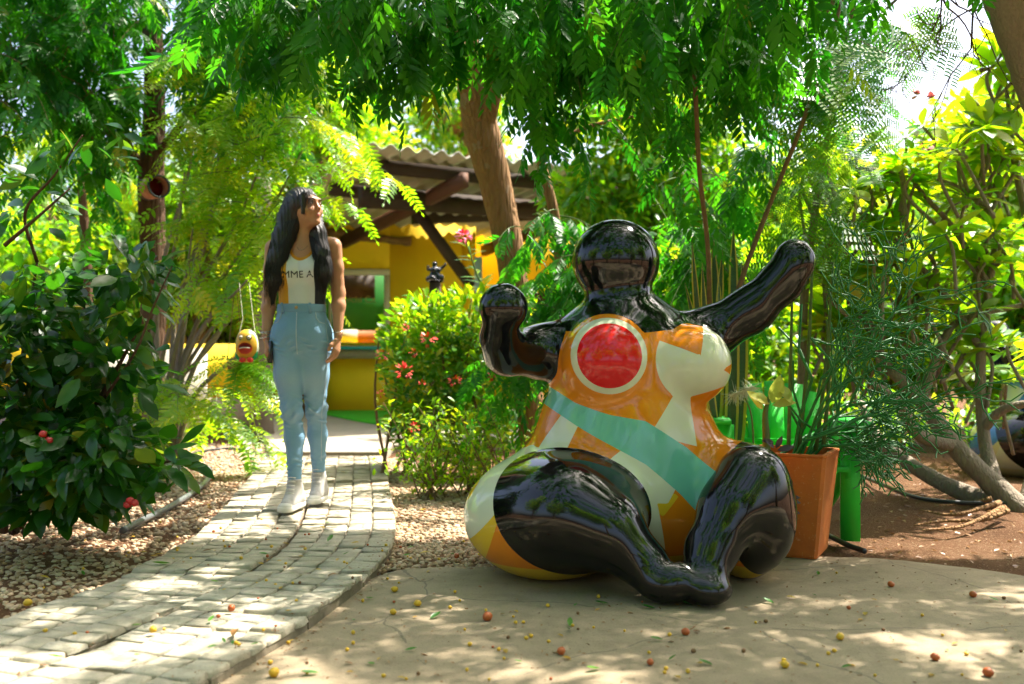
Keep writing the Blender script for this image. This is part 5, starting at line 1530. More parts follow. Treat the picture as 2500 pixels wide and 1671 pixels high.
attrs = {
    'black': black,
    'red': disc(1478, 868, 76), 'rim': disc(1478, 868, 90),
    'white': np.max([disc(1694, 880, 104), poly([(1640, 950), (1720, 950), (1715, 1090), (1570, 1050)]), poly([(1375, 1000), (1415, 1015), (1362, 1122), (1300, 1110)]), poly([(1300, 1085), (1366, 1115), (1245, 1178), (1185, 1150)]), poly([(1195, 1130), (1250, 1175), (1140, 1310), (1095, 1290)]),
                     poly([(1505, 1085), (1640, 1160), (1610, 1210), (1440, 1200), (1435, 1140)]), poly([(1532, 1150), (1572, 1150), (1618, 1360), (1560, 1360)])], axis=0),
    'patch': np.max([poly([(1590, 800), (1712, 780), (1690, 868), (1596, 830)]), poly([(1745, 900), (1820, 870), (1820, 940)]), poly([(1672, 965), (1760, 940), (1800, 1120), (1690, 1110)])], axis=0),
    'sash': np.minimum(v - ftop - wob, fbot - v + wob) / 600,
    'yellow': np.max([(v - 1345) / 600, poly([(1470, 1175), (1528, 1180), (1545, 1330), (1500, 1330)]), poly([(1578, 1180), (1640, 1190), (1600, 1240), (1585, 1230)]), poly([(1100, 1180), (1180, 1120), (1240, 1160), (1170, 1400), (1100, 1400)])], axis=0),
}
t = NT('painted_gloss')
def A_(k): return t.math('GREATER_THAN', t.n('Attribute', attribute_name=k).outputs['Fac'], 0.0)
def paint_stack(t, cols):
    c = cols['base']
    for k in ('yellow', 'white', 'patch', 'sash', 'rim', 'red', 'black'):
        c = t.mix(t.math('GREATER_THAN', t.n('Attribute', attribute_name=k).outputs['Fac'], 0.0), c, cols[k])
    wear = t.noise(3.0, 5, .6, t.coord())
    c = t.mix(t.math('MULTIPLY', wear, .22), c, (0.30, 0.22, 0.12)) if cols.get('wear') else c
    return c
def gloss(name, cols):
    t = NT(name)
    c = cols['base']
    for k in ('yellow', 'white', 'patch', 'sash', 'rim', 'red', 'black'):
        c = t.mix(t.math('GREATER_THAN', t.n('Attribute', attribute_name=k).outputs['Fac'], 0.0), c, cols[k])
    w = t.noise(4.0, 6, .65, t.coord())
    dust = t.math('MULTIPLY', t.math('SUBTRACT', w, .5, clamp=True), .12)
    c = t.mix(dust, c, (0.33, 0.29, 0.22))
    t.set(c, t.math('ADD', .05, t.math('MULTIPLY', t.math('SUBTRACT', t.noise(9, 5, .6, t.coord()), .42, clamp=True), .35)), .5)
    return t.m
ORANGE, CREAM = (0.66, 0.20, 0.008), (0.60, 0.60, 0.44)
M['figure_paint'] = gloss('figure_paint', dict(base=ORANGE, yellow=(0.66, 0.42, 0.02), white=CREAM, patch=ORANGE, sash=(0.14, 0.43, 0.33), rim=CREAM, red=(0.60, 0.006, 0.010), black=(0.004, 0.004, 0.004)))
M['figure_paint_blue'] = gloss('figure_paint_blue', dict(base=(0.55, 0.56, 0.46), yellow=(0.55, 0.50, 0.30), white=(0.05, 0.16, 0.45), patch=(0.05, 0.15, 0.45), sash=(0.05, 0.16, 0.5), rim=CREAM, red=(0.1, 0.3, 0.5), black=(0.004, 0.004, 0.004)))
M['figure_black'] = gloss('figure_black', {k: (0.006, 0.007, 0.012) for k in ('base', 'yellow', 'white', 'patch', 'sash', 'rim', 'red', 'black')})
fig = thing('seated_sculpture', 'large glossy black seated figure sculpture with orange, white, red and turquoise painted torso', 'sculpture', SB)
own = np.argmin(d, 1)
fo = np.array([np.bincount(r, minlength=6).argmax() for r in own[Q]])
for k, nm in enumerate(['torso', 'head', 'arm', 'arm', 'leg', 'leg']):
    if (fo == k).any():
        obj(nm, sub_mesh(nm, V, Q, fo == k, N, attrs), M['figure_paint'], fig)
for ch in fig.children:
    ch.data.transform(Matrix.Translation(-Vector(SB))); ch.location = (0, 0, 0)
def figure_copy(loc, rz, sc, mat, label, name, group=None):
    c = copy_tree(fig)
    c.name = name; c.location = loc; c.rotation_euler = (0, 0, rz); c.scale = (sc,) * 3
    c['label'] = label
    for ch in c.children:
        ch.material_slots[0].link = 'OBJECT'; ch.material_slots[0].material = mat
    return c
figure_copy((3.80, 6.9, 0.0), R(-12), 0.95, M['figure_paint_blue'], 'second glossy sculpture, black with blue and white, cut by the right edge', 'painted_sculpture')
fp = W(1062, 690, 8.4)
pl_ = thing('figurine_stand', 'slim dark post behind the hedge carrying the small black figurine', 'post', (fp[0], 8.4, 0))
m_ = MB(); m_.box((fp[0], 8.4, fp[2] / 2 - .01), (.09, .09, fp[2] + .02));
obj('post', m_.mesh('post'), M['beam'], pl_)
c = figure_copy((fp[0] - .0, 8.4, fp[2]), R(8), 0.125, M['figure_black'], 'small black figurine with raised arm above the hedge', 'figurine')
# ------------------------------------------------------------------ the walking woman
PO = np.array([(735 - 1250) / F * 5.2, 5.2, 0.0585])
me_w = thing('person', 'woman with long black hair walking in tank top, light jeans and white sneakers', 'person', PO)
def P3(*a): return PO + np.array(a, float)
lo = PO + [-.30, -.32, -.01]; hi = PO + [.30, .30, 1.70]
hv = 0.0047
LEG = Field(lo, hi, hv)
LEG.ell(P3(0, .012, .885), (.138, .102, .12), .05)
LEG.chain([P3(-.074, .0, .86), P3(-.056, -.03, .68), P3(-.034, -.065, .50), P3(-.022, -.055, .36), P3(-.014, -.085, .13)], [.080, .067, .044, .041, .027], .03)
LEG.chain([P3(.074, .01, .86), P3(.064, .02, .68), P3(.073, .035, .49), P3(.070, .085, .36), P3(.064, .15, .15)], [.080, .067, .044, .041, .027], .03)
LEG.ell(P3(-.068, .06, .86), (.078, .080, .09), .05).ell(P3(.068, .06, .86), (.078, .080, .09), .05)
LEG.cap(P3(0, .01, .93), P3(.0, .01, 1.06), .125, .112, .05, flat=((0, 1, 0), 1.25))
TOR = LEG.like()
TOR.cap(P3(0, .01, .95), P3(.003, .01, 1.07), .125, .112, .05, flat=((0, 1, 0), 1.28))
TOR.ell(P3(.006, .012, 1.215), (.128, .092, .17), .06).ell(P3(-.055, -.058, 1.215), (.058, .05, .055), .04).ell(P3(.068, -.058, 1.22), (.058, .05, .055), .04)
TOR.cap(P3(-.12, .02, 1.352), P3(.135, .02, 1.362), .045, .045, .06)
BOD = TOR.like(); BOD.g = np.minimum(TOR.g + .003, LEG.g + .007)
hg = 0.02
BOD.cap(P3(.010, .018, 1.37), P3(.020, .005, 1.47), .047, .046, .035)
armL = [P3(-.148, .018, 1.345), P3(-.178, .045, 1.10), P3(-.180, -.005, .875)]
armR = [P3(.163, .018, 1.355), P3(.190, .03, 1.11), P3(.197, -.02, .885)]
for arm in (armL, armR):
    mid1 = arm[0] * .55 + arm[1] * .45; mid2 = arm[1] * .7 + arm[2] * .3
    BOD.chain([arm[0], mid1, arm[1], mid2, arm[2]], [.046, .040, .034, .035, .022], .02)
# hands: palm, four fingers of unequal length with bends, thumb from the side of the palm
def hand(wr, d, side, curl, flat):
    """d: pointing direction, side: towards the thumb, flat: out of the back of the hand"""
    d, side = nrm(np.array(d)), nrm(np.array(side)); fl = nrm(np.cross(d, side)) * flat
    BOD.cap(wr, wr + d * .075, .023, .030, .012, flat=(fl, 1.9))
    for k, (o, L) in enumerate([(.024, .068), (.008, .076), (-.008, .071), (-.023, .056)]):
        a = wr + d * .078 + side * o; c1 = d * math.cos(curl) - fl * math.sin(curl); c2 = d * math.cos(2 * curl) - fl * math.sin(2 * curl); c3 = d * math.cos(2.8 * curl) - fl * math.sin(2.8 * curl)
        b = a + c1 * L * .45; c = b + c2 * L * .32; e = c + c3 * L * .25
        BOD.chain([a - d * .01, b, c, e], [.0088, .0082, .0078, .0068], .004)
    a = wr + d * .025 + side * .022; b = a + nrm(d * .75 + side * .6 - fl * .3) * .036; c = b + nrm(d * .95 + side * .15 - fl * .35) * .028
    BOD.chain([a, b, c], [.0115, .0095, .0078], .008)
hand(armL[2], (.10, -.10, -1), (.35, -.95, 0), .42, 1)
hand(armR[2], (-.10, -.12, -1), (-.35, -.95, .0), .32, -1)
# head, turned to the picture's right
HC = P3(.020, -.005, 1.545)
yaw, pitch = R(54), R(8)
Rz = np.array([[math.cos(yaw), -math.sin(yaw), 0], [math.sin(yaw), math.cos(yaw), 0], [0, 0, 1]])
Rx = np.array([[1, 0, 0], [0, math.cos(-pitch), -math.sin(-pitch)], [0, math.sin(-pitch), math.cos(-pitch)]])
RH = Rz @ Rx
def H3(*a): return HC + RH @ np.array(a, float)
BOD.ell(H3(0, .012, .022), (.070, .088, .084), .02, RH).ell(H3(0, -.030, -.030), (.054, .060, .072), .03, RH)
BOD.ell(H3(0, -.072, -.082), (.022, .018, .018), .025, RH).ell(H3(0, -.082, .034), (.046, .014, .014), .02, RH)
BOD.ell(H3(-.034, -.066, -.020), (.022, .018, .020), .025, RH).ell(H3(.034, -.066, -.020), (.022, .018, .020), .025, RH)
BOD.cap(H3(0, -.088, .018), H3(0, -.104, -.016), .007, .0105, .012).ell(H3(-.009, -.096, -.021), (.008, .008, .006), .006, RH).ell(H3(.009, -.096, -.021), (.008, .008, .006), .006, RH)
BOD.ell(H3(0, -.089, -.045), (.020, .009, .0058), .005, RH).ell(H3(0, -.088, -.055), (.017, .009, .0064), .005, RH)
for s in (-1, 1):
    BOD.ell(H3(s * .030, -.094, .012), (.016, .012, .010), .012, RH, cut=True)
    BOD.ell(H3(s * .030, -.079, .011), (.013, .012, .012), .004, RH)
V1, Q1 = BOD.skin(); N1 = BOD.grad(V1); V1, N1 = relax(V1, Q1, N1, 2, 2)
loc2 = (V1 - HC) @ RH
lips = np.maximum(1 - np.hypot(loc2[:, 0] / .022, (loc2[:, 2] + .050) / .0125), 0) * ((loc2[:, 1] < -.07) & (loc2[:, 1] > -.13))
t = NT('skin')
n_ = t.noise(25, 4, .6, t.geo())
col = t.mix(n_, (0.42, 0.20, 0.105), (0.50, 0.25, 0.14))
lp = t.n('Attribute', attribute_name='lips')
col = t.mix(t.math('MULTIPLY', lp.outputs['Fac'], 1.6, clamp=True), col, (0.30, 0.075, 0.055))
t.set(col, .42, .4, Subsurface_Weight=.12, Subsurface_Scale=.01)
t.p.inputs['Subsurface Radius'].default_value = (1, .35, .2)
t.bump(t.noise(260, 2, .5, t.geo()), .08, .002)
M['skin'] = t.m
obj('body', mesh('body', V1, Q1, True, {'lips': lips}, N1), M['skin'], me_w)
M['eye'] = plain('eye', (0.012, 0.008, 0.006), .1, .6, .2, 80, 0)
M['eye_white'] = plain('eye_white', (0.55, 0.5, 0.46), .2, .5, .1, 80, 0)
M['hair'] = None
t = NT('hair')
v = t.geo((70, 70, 2.2)); n_ = t.noise(4, 4, .7, v)
n_ = t.math('ADD', t.math('MULTIPLY', n_, .6), t.math('MULTIPLY', t.noise(4, 3, .6, t.geo((16, 16, .8))), .4))
t.set(t.mix(n_, (0.003, 0.002, 0.002), (0.026, 0.015, 0.010)), t.math('ADD', .24, t.math('MULTIPLY', n_, .22)), .5)
t.bump(n_, .9, .006)
M['hair'] = t.m
for s in (-1, 1):
    v_, f_ = blob((0, 0, 0), 1, 1, 1); v_ = nrm(v_)
    q = (v_ * [.0105, .006, .0055]) @ RH.T + H3(s * .030, -.0865, .0115)
    e_ = obj('eye', mesh('eye', q, f_, True), M['eye_white'], me_w)
    q = (v_ * [.005, .004, .0052]) @ RH.T + H3(s * .030 + .001, -.0905, .0115)
    obj('iris', mesh('iris', q, f_, True), M['eye'], e_)
    m_ = MB(); m_.tube([H3(s * .014, -.096, .031), H3(s * .030, -.094, .036), H3(s * .046, -.083, .031)], [.0028, .0034, .0015], 5)
    obj('eyebrow', m_.mesh('eyebrow', True), M['hair'], me_w)
    m_ = MB(); m_.tube([H3(s * .018, -.0935, .0165), H3(s * .030, -.0955, .0195), H3(s * .043, -.088, .0155)], [.0014, .0018, .001], 4)
    obj('eyelash', m_.mesh('eyelash', True), M['hair'], me_w)

# hair: a shell over the skull, long falls over both shoulders, and loose strands
HF = Field(PO + [-.24, -.24, 1.0], PO + [.26, .25, 1.68], .0052)
HF.ell(H3(0, .020, .030), (.082, .096, .090), .02, RH)
HF.ell(H3(0, -.095, -.030), (.060, .065, .098), .02, RH, cut=True)
fall1 = [P3(-.016, .04, 1.585), P3(-.048, .0, 1.50), P3(-.080, -.035, 1.40), P3(-.106, -.075, 1.28), P3(-.120, -.092, 1.17), P3(-.130, -.092, 1.05)]
r1 = [.075, .068, .056, .046, .034, .010]
fall2 = [P3(.055, .06, 1.50), P3(.085, .0, 1.41), P3(.118, -.060, 1.31), P3(.136, -.084, 1.21), P3(.134, -.084, 1.10)]
r2 = [.045, .044, .040, .034, .008]
back = [P3(-.01, .07, 1.56), P3(.0, .11, 1.38), P3(.0, .125, 1.2), P3(.0, .12, 1.08)]
HF.chain(fall1, r1, .03, flat=((.3, -1, 0), 1.35)); HF.chain(fall2, r2, .03, flat=((-.3, -1, 0), 1.3)); HF.chain(back, [.08, .09, .08, .04], .04, flat=((0, 1, 0), 1.6))
HF.cap(H3(-.052, -.062, .060), H3(-.064, -.052, -.040), .018, .008, .012)
hx, hy, hz = HF.axes(); HF.g = (HF.g + .0026 * np.sin((hx - PO[0]) * 330 + (hy - PO[1]) * 210 + 2.2 * np.sin((hz - PO[2]) * 11) + 1.3 * np.sin((hx - PO[0]) * 90))).astype(np.float32)
V, Q = HF.skin(); N = HF.grad(V)
hair = obj('hair', mesh('hair', V, Q, True, None, N), M['hair'], me_w)
m_ = MB()
g = np.random.default_rng(5)
def strands(chain, rad, n, spread, ln=(.7, 1.04)):
    c = smooth_path(np.c_[np.array(chain), rad], 6)
    for k in range(n):
        a = g.uniform(0, 6.28); e = g.uniform(*ln); ph = g.uniform(0, 6.28)
        m = max(4, int(len(c) * min(1, e)))
        s0 = g.integers(0, max(1, m // 3))
        q = c[s0:m]
        if len(q) < 3: continue
        off_ = np.stack([np.cos(a) * q[:, 3], -abs(np.sin(a)) * q[:, 3] * .78, 0 * q[:, 3]], 1) * spread
        tail = np.linspace(0, 1, len(q)) ** 3
        p = q[:, :3] + off_ + np.outer(tail, [g.normal() * .014, g.normal() * .008, -g.random() * .03]) + np.outer(np.sin(np.linspace(0, 5, len(q)) + ph) * .003, [1, .3, 0])
        m_.tube(p, [.0011, .0016, .0012, .0005], 3, False)
strands(fall1, r1, 300, 1.04); strands(fall2, r2, 220, 1.05)
for k in range(26):                                            # fringe and flyaways
    s = H3(g.uniform(-.06, .01), -.055 + g.normal() * .012, .092 + g.normal() * .008)
    e = H3(g.uniform(-.07, -.035), -.098 + g.normal() * .006, g.uniform(-.04, .035))
    m_.tube(smooth_path([s, (s + e) / 2 + RH @ np.array([-.008, -.016, .012]), e], 5), [.0013, .0005], 3, False)
for k in range(26):
    s = H3(g.uniform(-.05, .06), g.uniform(-.04, .06), .118); m_.tube(smooth_path([s, s + g.normal(size=3) * .02 + [0, 0, .008], s + g.normal(size=3) * .03], 4), [.0005], 3, False)
obj('strands', m_.mesh('strands'), M['hair'], hair)

# tank top: cut from the torso, with white front, amber and black sides, amber neck trim
S = TOR.like(); S.g = TOR.g - .004
X_, Y_, Z_ = S.axes(); xl, yl, zl = X_ - PO[0], Y_ - PO[1], Z_ - PO[2]
neckc = np.sqrt(((xl - .012) / .062) ** 2 + ((yl + .06) / .085) ** 2 + ((zl - 1.385) / .098) ** 2)
armh = np.abs(xl - .008) - (.132 - .35 * np.clip(zl - 1.20, 0, .12))
cut = np.maximum(np.maximum((1 - neckc) * .06, armh), np.maximum(zl - 1.405, .985 - zl))
S.g = np.maximum(S.g, cut.astype(np.float32))
inner = TOR.g + .006
S.g = np.maximum(S.g, -inner).astype(np.float32)
V, Q = S.skin(); N = S.grad(V)
VL = V - PO
nk = np.sqrt(((VL[:, 0] - .012) / .062) ** 2 + ((VL[:, 1] + .06) / .085) ** 2 + ((VL[:, 2] - 1.385) / .098) ** 2)
t = NT('tank_top')
c = (0.66, 0.66, 0.64)
at = {'amber': -(VL[:, 0] + .050 + .03 * np.clip(VL[:, 2] - 1.1, -.1, .2)), 'ink': VL[:, 0] - .084 - .02 * np.clip(VL[:, 2] - 1.1, -.1, .2), 'trim': 1.20 - nk}
for k, cc_ in (('ink', (0.018, 0.019, 0.021)), ('amber', (0.70, 0.33, 0.012)), ('trim', (0.62, 0.25, 0.012))):
    c = t.mix(t.math('GREATER_THAN', t.n('Attribute', attribute_name=k).outputs['Fac'], 0.0), c, cc_)
t.set(c, .85, .2, Sheen_Weight=.2)
w_ = t.n('TexWave', wave_type='BANDS', bands_direction='X'); w_.inputs['Scale'].default_value = 160; t.l(t.geo(), w_.inputs['Vector'])
fold = t.noise(9, 3, .5, t.geo((1.2, 1, .5)))
t.bump(t.math('ADD', t.math('MULTIPLY', fold, 3.0), t.math('MULTIPLY', w_.outputs['Fac'], .10)), .5, .008)
M['top'] = t.m
top_me = mesh('tank_top', V, Q, True, at, N)
top_o = obj('tank_top', top_me, M['top'], me_w)
bv = BVHTree.FromPolygons([tuple(q) for q in V], [tuple(int(a) for a in q) for q in Q])
def print_on(txt, size, cx, cz, width=1.0):
    me = text_mesh(txt, size, np.eye(3), (0, 0, 0), 0.0, width, 0.0, 'CENTER')
    v = np.empty(len(me.vertices) * 3, np.float32); me.vertices.foreach_get('co', v); v = v.reshape(-1, 3)
    for q in v:
        x, z = PO[0] + cx + q[0], PO[2] + cz + q[1] + .02 * q[0]
        h = bv.ray_cast(Vector((x, PO[1] - .5, z)), Vector((0, 1, 0)))[0]
        q[:] = (x, (h.y if h else PO[1] - .1) - .0022, z)
    me.vertices.foreach_set('co', v.ravel()); me.update()
    return me
M['print_ink'] = plain('print_ink', (0.015, 0.016, 0.018), .8, .2, .2, 80, 0)
obj('lettering', print_on('GIMME ALL', .050, .004, 1.182, 1.06), M['print_ink'], top_o)

# jeans
S = LEG.like(); S.g = LEG.g - .0065
X_, Y_, Z_ = S.axes(); zl = Z_ - PO[2]
xl = X_ - PO[0]
hem = np.where(xl < .024, .128, .158) + 0 * zl
cutj = np.maximum(zl - 1.045 - 0 * xl, (hem - zl))
yl = Y_ - PO[1]
amp = np.exp(-((zl - .49) / .07) ** 2) * .0060 + np.exp(-((zl - .83) / .05) ** 2) * .0040 + np.exp(-((zl - .23) / .04) ** 2) * .0036 + np.exp(-((zl - .95) / .05) ** 2) * .0009
wr = amp * (np.sin(zl * 165 + np.sin(xl * 43 + zl * 21) * 2.6 + yl * 25 + 3 * np.sin(zl * 31)) * (.55 + .45 * np.sin(xl * 71 + zl * 57)) + .5 * np.sin(zl * 97 - xl * 80))
S.g = np.maximum(S.g - wr, cutj).astype(np.float32)
V, Q = S.skin(); N = S.grad(V)
t = NT('denim')
v = t.geo(); n1 = t.noise(9, 4, .6, v); n2 = t.noise(420, 2, .6, t.geo((1, 1, .35)))
VL = V - PO
front = np.clip(-N[:, 1], 0, 1)
fade = front * (np.exp(-((VL[:, 2] - .66) / .14) ** 2) + .5 * np.exp(-((VL[:, 2] - .46) / .05) ** 2))
fa = t.n('Attribute', attribute_name='fade')
c = t.mix(n1, (0.155, 0.315, 0.47), (0.26, 0.43, 0.58))
c = t.mix(t.math('MULTIPLY', fa.outputs['Fac'], .5), c, (0.48, 0.57, 0.63))
c = t.mix(t.math('MULTIPLY', n2, .35), c, (0.10, 0.19, 0.29))
cr_ = t.n('Attribute', attribute_name='crease'); c = t.mix(t.math('MULTIPLY', cr_.outputs['Fac'], .85, clamp=True), c, (0.47, 0.56, 0.62))
t.set(c, .85, .2)
t.bump(t.math('ADD', n2, t.math('MULTIPLY', t.noise(60, 3, .6, t.geo((1, 1, 2))), .8)), .35, .003)
M['denim'] = t.m
ampv = np.exp(-((VL[:, 2] - .49) / .07) ** 2) + .6 * np.exp(-((VL[:, 2] - .83) / .05) ** 2) + np.exp(-((VL[:, 2] - .23) / .04) ** 2)
crease = .7 * ampv * np.clip(np.sin(VL[:, 2] * 165 + np.sin(VL[:, 0] * 43 + VL[:, 2] * 21) * 2.6 + VL[:, 1] * 25 + 3 * np.sin(VL[:, 2] * 31)) * (.55 + .45 * np.sin(VL[:, 0] * 71 + VL[:, 2] * 57)) - .3, 0, 1)
jeans = obj('jeans', mesh('jeans', V, Q, True, {'fade': fade, 'crease': crease}, N), M['denim'], me_w)
bvj = BVHTree.FromPolygons([tuple(q) for q in V], [tuple(int(a) for a in q) for q in Q])
def on_jeans(x, z, out=.002):
    h = bvj.ray_cast(Vector((PO[0] + x, PO[1] - .5, PO[2] + z)), Vector((0, 1, 0)))[0]
    return np.array([PO[0] + x, (h.y if h else PO[1] - .1) - out, PO[2] + z])
S2 = LEG.like(); S2.g = np.maximum(LEG.g - .0095, np.maximum(zl - 1.05, 1.008 - zl)).astype(np.float32)
V, Q = S2.skin(); N = S2.grad(V)
obj('waistband', mesh('waistband', V, Q, True, {'fade': 0 * V[:, 0] + .1, 'crease': 0 * V[:, 0]}, N), M['denim'], jeans)
M['seam'] = plain('denim_seam', (0.42, 0.50, 0.56), .85, .2, .2, 60, .1, geo=True)
M['brass'] = plain('brass_button', (0.55, 0.36, 0.16), .3, .5, .1, 20, 0, Metallic=0.9)
for x in (-.078, .066):
    m_ = MB(); m_.bar(on_jeans(x, 1.00, .006), on_jeans(x, 1.052, .006), .012, .005, (0, 1, 0)); obj('belt_loop', m_.mesh('belt_loop'), M['denim'], jeans)
m_ = MB(); b_ = on_jeans(-.005, 1.03, .006); m_.tube([b_, b_ - [0, .004, 0]], [.009, .008], 10); obj('button', m_.mesh('button', True), M['brass'], jeans)
m_ = MB(); m_.tube([on_jeans(-.003, z, .0012) for z in np.linspace(1.005, .79, 14)], [.0028], 5, False); obj('fly_seam', m_.mesh('fly_seam', True), M['seam'], jeans)
for s in (-1, 1):
    m_ = MB(); m_.tube([on_jeans(x, z, .0012) for x, z in [(s * .088, 1.005), (s * .092, .975), (s * .108, .955), (s * .13, .948)]], [.0024], 5, False); obj('pocket_seam', m_.mesh('pocket_seam', True), M['seam'], jeans)
    m_ = MB(); zs = np.linspace(.97, .22, 30); hip = np.interp(zs, [.22, .5, .68, .86, .97], [.043, .076, .122, .148, .132]) if s < 0 else np.interp(zs, [.22, .5, .68, .86, .97], [.088, .112, .134, .148, .132])
    m_.tube([on_jeans(s * h, z, .001) for h, z in zip(hip, zs)], [.0018], 4, False); obj('side_seam', m_.mesh('side_seam', True), M['seam'], jeans)

# sneakers
M['canvas'] = plain('white_canvas', (0.46, 0.44, 0.42), .85, .2, .3, 40, .4, geo=True)
M['rubber'] = plain('white_rubber', (0.66, 0.64, 0.58), .6, .35, .1, 20, .1, geo=True)
def shoe(ank, toe, gz):
    """ank: ankle point, toe: toe point on the ground plane gz"""
    ank = P3(*ank); toe = P3(*toe)
    d = nrm((toe - ank) * [1, 1, 0]); heel = np.array([ank[0], ank[1], PO[2] + gz]) - d * .045
    lo_ = np.minimum(np.minimum(ank, toe), heel) - .09; hi_ = np.maximum(np.maximum(ank, toe), heel) + .12
    Ff = Field(lo_, hi_, .0045); up = np.array([0, 0, 1.0])
    Ff.cap(heel + up * .045, ank + up * .03, .037, .036, .02).cap(heel + d * .02 + up * .045, toe + up * .034 - d * .03, .041, .030, .03).cap(ank + up * -.01, toe - d * .07 + up * .045, .038, .03, .02)
    Z = Ff.axes()[2]; zt = PO[2] + gz
    Ff.g = np.maximum(np.maximum(Ff.g, zt + .02 - Z), Z - (ank[2] + .035)).astype(np.float32)
    v_, q_ = Ff.skin(); n_ = Ff.grad(v_)
    s_ = obj('sneaker', mesh('sneaker', v_, q_, True, None, n_), M['canvas'], me_w)
    Ff = Field(lo_, hi_, .0045)
    Ff.cap(heel + d * .0 + up * .014, toe - d * .02 + up * .014, .043, .041, .01)
    Ff.g = np.maximum(np.maximum(Ff.g, zt - Z + .0), Z - (zt + .027)).astype(np.float32)
    v_, q_ = Ff.skin(); n_ = Ff.grad(v_)
    obj('sole', mesh('sole', v_, q_, True, None, n_), M['rubber'], s_)
    Ff = Field(lo_, hi_, .0045); Ff.ell(toe - d * .022 + up * .027, (.036, .036, .024), .01)
    Ff.g = np.maximum(Ff.g, zt + .02 - Z).astype(np.float32); v_, q_ = Ff.skin(); n_ = Ff.grad(v_)
    obj('toe_cap', mesh('toe_cap', v_, q_, True, None, n_), M['rubber'], s_)
    sd = np.cross(d, up); m_ = MB()
    for k in range(6):
        c = ank + up * .045 + (toe - d * .075 + up * .065 - ank - up * .045) * (k / 5) + d * (.045 - .035 * k / 5)
        m_.tube([c - sd * .022 - d * .006, c + d * .006 + up * .004, c + sd * .022 - d * .006], [.003], 4)
    obj('laces', m_.mesh('laces', True), M['rubber'], s_)
shoe((-.014, -.09, .115), (-.034, -.235, 0), 0.001)
shoe((.064, .155, .125), (.058, .03, 0), 0.001)

# bracelets, necklace, and the phone in her hand
M['silver'] = plain('silver', (0.6, 0.58, 0.54), .25, .5, .1, 20, 0, Metallic=.9)
def ringat(c, r, rr, nm, tilt=0.1, ry=None):
    a = np.linspace(0, 2 * math.pi, 19); ry = ry or r
    p = np.stack([c[0] + r * np.cos(a), c[1] + ry * np.sin(a), c[2] + tilt * r * np.sin(a + 1)], 1)
    m_ = MB(); m_.tube(p, [rr], 5, False); obj(nm, m_.mesh(nm, True), M['silver'], me_w)
for z, k in ((.905, .1), (.893, -.25), (.880, .3)): ringat(P3(-.182, -.012, z), .030, .0022, 'bracelet', k)
ringat(P3(.197, -.014, .905), .030, .0018, 'bracelet', .15)
m_ = MB(); m_.tube(smooth_path([P3(-.035, .0, 1.395), P3(-.012, -.05, 1.345), P3(.014, -.073, 1.325), P3(.04, -.05, 1.345), P3(.058, .0, 1.395)], 6), [.0012], 4, False); obj('necklace', m_.mesh('necklace'), M['silver'], me_w)
M['phone'] = plain('phone_case', (0.02, 0.02, 0.025), .2, .5, .2, 30, 0)
pc = P3(-.152, -.048, .80)
ph = thing('phone', 'dark phone held in the lowered hand beside her jeans', 'phone', pc)
Rp_ = np.array([[math.cos(.5), -math.sin(.5), 0], [math.sin(.5), math.cos(.5), 0], [0, 0, 1]])
m_ = MB(); m_.box(pc, (.010, .066, .115), Rp_); obj('case', m_.mesh('case'), M['phone'], ph)
m_ = MB(); m_.box(pc + Rp_ @ [.0065, 0, 0], (.0025, .060, .107), Rp_); obj('screen', m_.mesh('screen'), M['glass'], ph)
# ------------------------------------------------------------------ green slatted garden chair
CB = np.array([1.33, 4.95, 0.0])
t_ = NT('green_paint'); n_ = t_.noise(12, 5, .6, t_.geo())
t_.set(t_.mix(n_, (0.02, 0.50, 0.03), (0.03, 0.66, 0.045)), .42, .45); t_.bump(t_.noise(50, 3, .6, t_.geo((1, 1, .3))), .2, .004)
M['chair_green'] = t_.m
ch = thing('garden_chair', 'bright green slatted garden chair behind the terracotta pot', 'chair', CB)
cyaw = R(-10); cc2, cs2 = math.cos(cyaw), math.sin(cyaw)
def C3(x, y, z): return CB + np.array([x * cc2 - y * cs2, x * cs2 + y * cc2, z])
RC = np.array([[cc2, -cs2, 0], [cs2, cc2, 0], [0, 0, 1]])
def cpart(name, a, b, w, h, up=(0, 0, 1)):
    m = MB(); m.bar(C3(*a), C3(*b), w, h, RC @ np.array(up, float)); obj(name, m.mesh(name), M['chair_green'], ch)
# x: across the chair, y: back is +, front is -
for k, x in enumerate(np.linspace(-.19, .19, 5)):
    L = .43 - 1.6 * x * x
    m = MB()
    a = C3(x * .86, .18, .30); b = C3(x * 1.12, .38, .27 + L)
    m.bar(a, b, .093, .018, RC @ np.array([0, 1.0, 0]))
    obj('back_slat', m.mesh('back_slat'), M['chair_green'], ch)
cpart('back_rail', (-.24, .235, .40), (.24, .235, .40), .02, .07, (0, 1, 0))
cpart('back_rail', (-.24, .335, .50), (.24, .335, .50), .02, .05, (0, 1, 0))
for k in range(5):
    y = .14 - .11 * k; z = .285 + .018 * k
    cpart('seat_slat', (-.26, y, z), (.26, y, z), .095, .018, (0, 0.16, 1))
for s in (-1, 1):
    cpart('arm_rest', (s * .31, -.40, .535), (s * .31, .38, .515), .12, .022)
    cpart('front_leg', (s * .28, -.36, .0), (s * .28, -.36, .522), .085, .028, (0, 1, 0))
    cpart('rear_leg', (s * .268, -.38, .345), (s * .268, .48, .02), .024, .11)
    cpart('arm_post', (s * .30, .33, .20), (s * .30, .33, .50), .06, .024, (0, 1, 0))
cpart('front_apron', (-.265, -.375, .33), (.265, -.375, .33), .022, .09, (0, 1, 0))

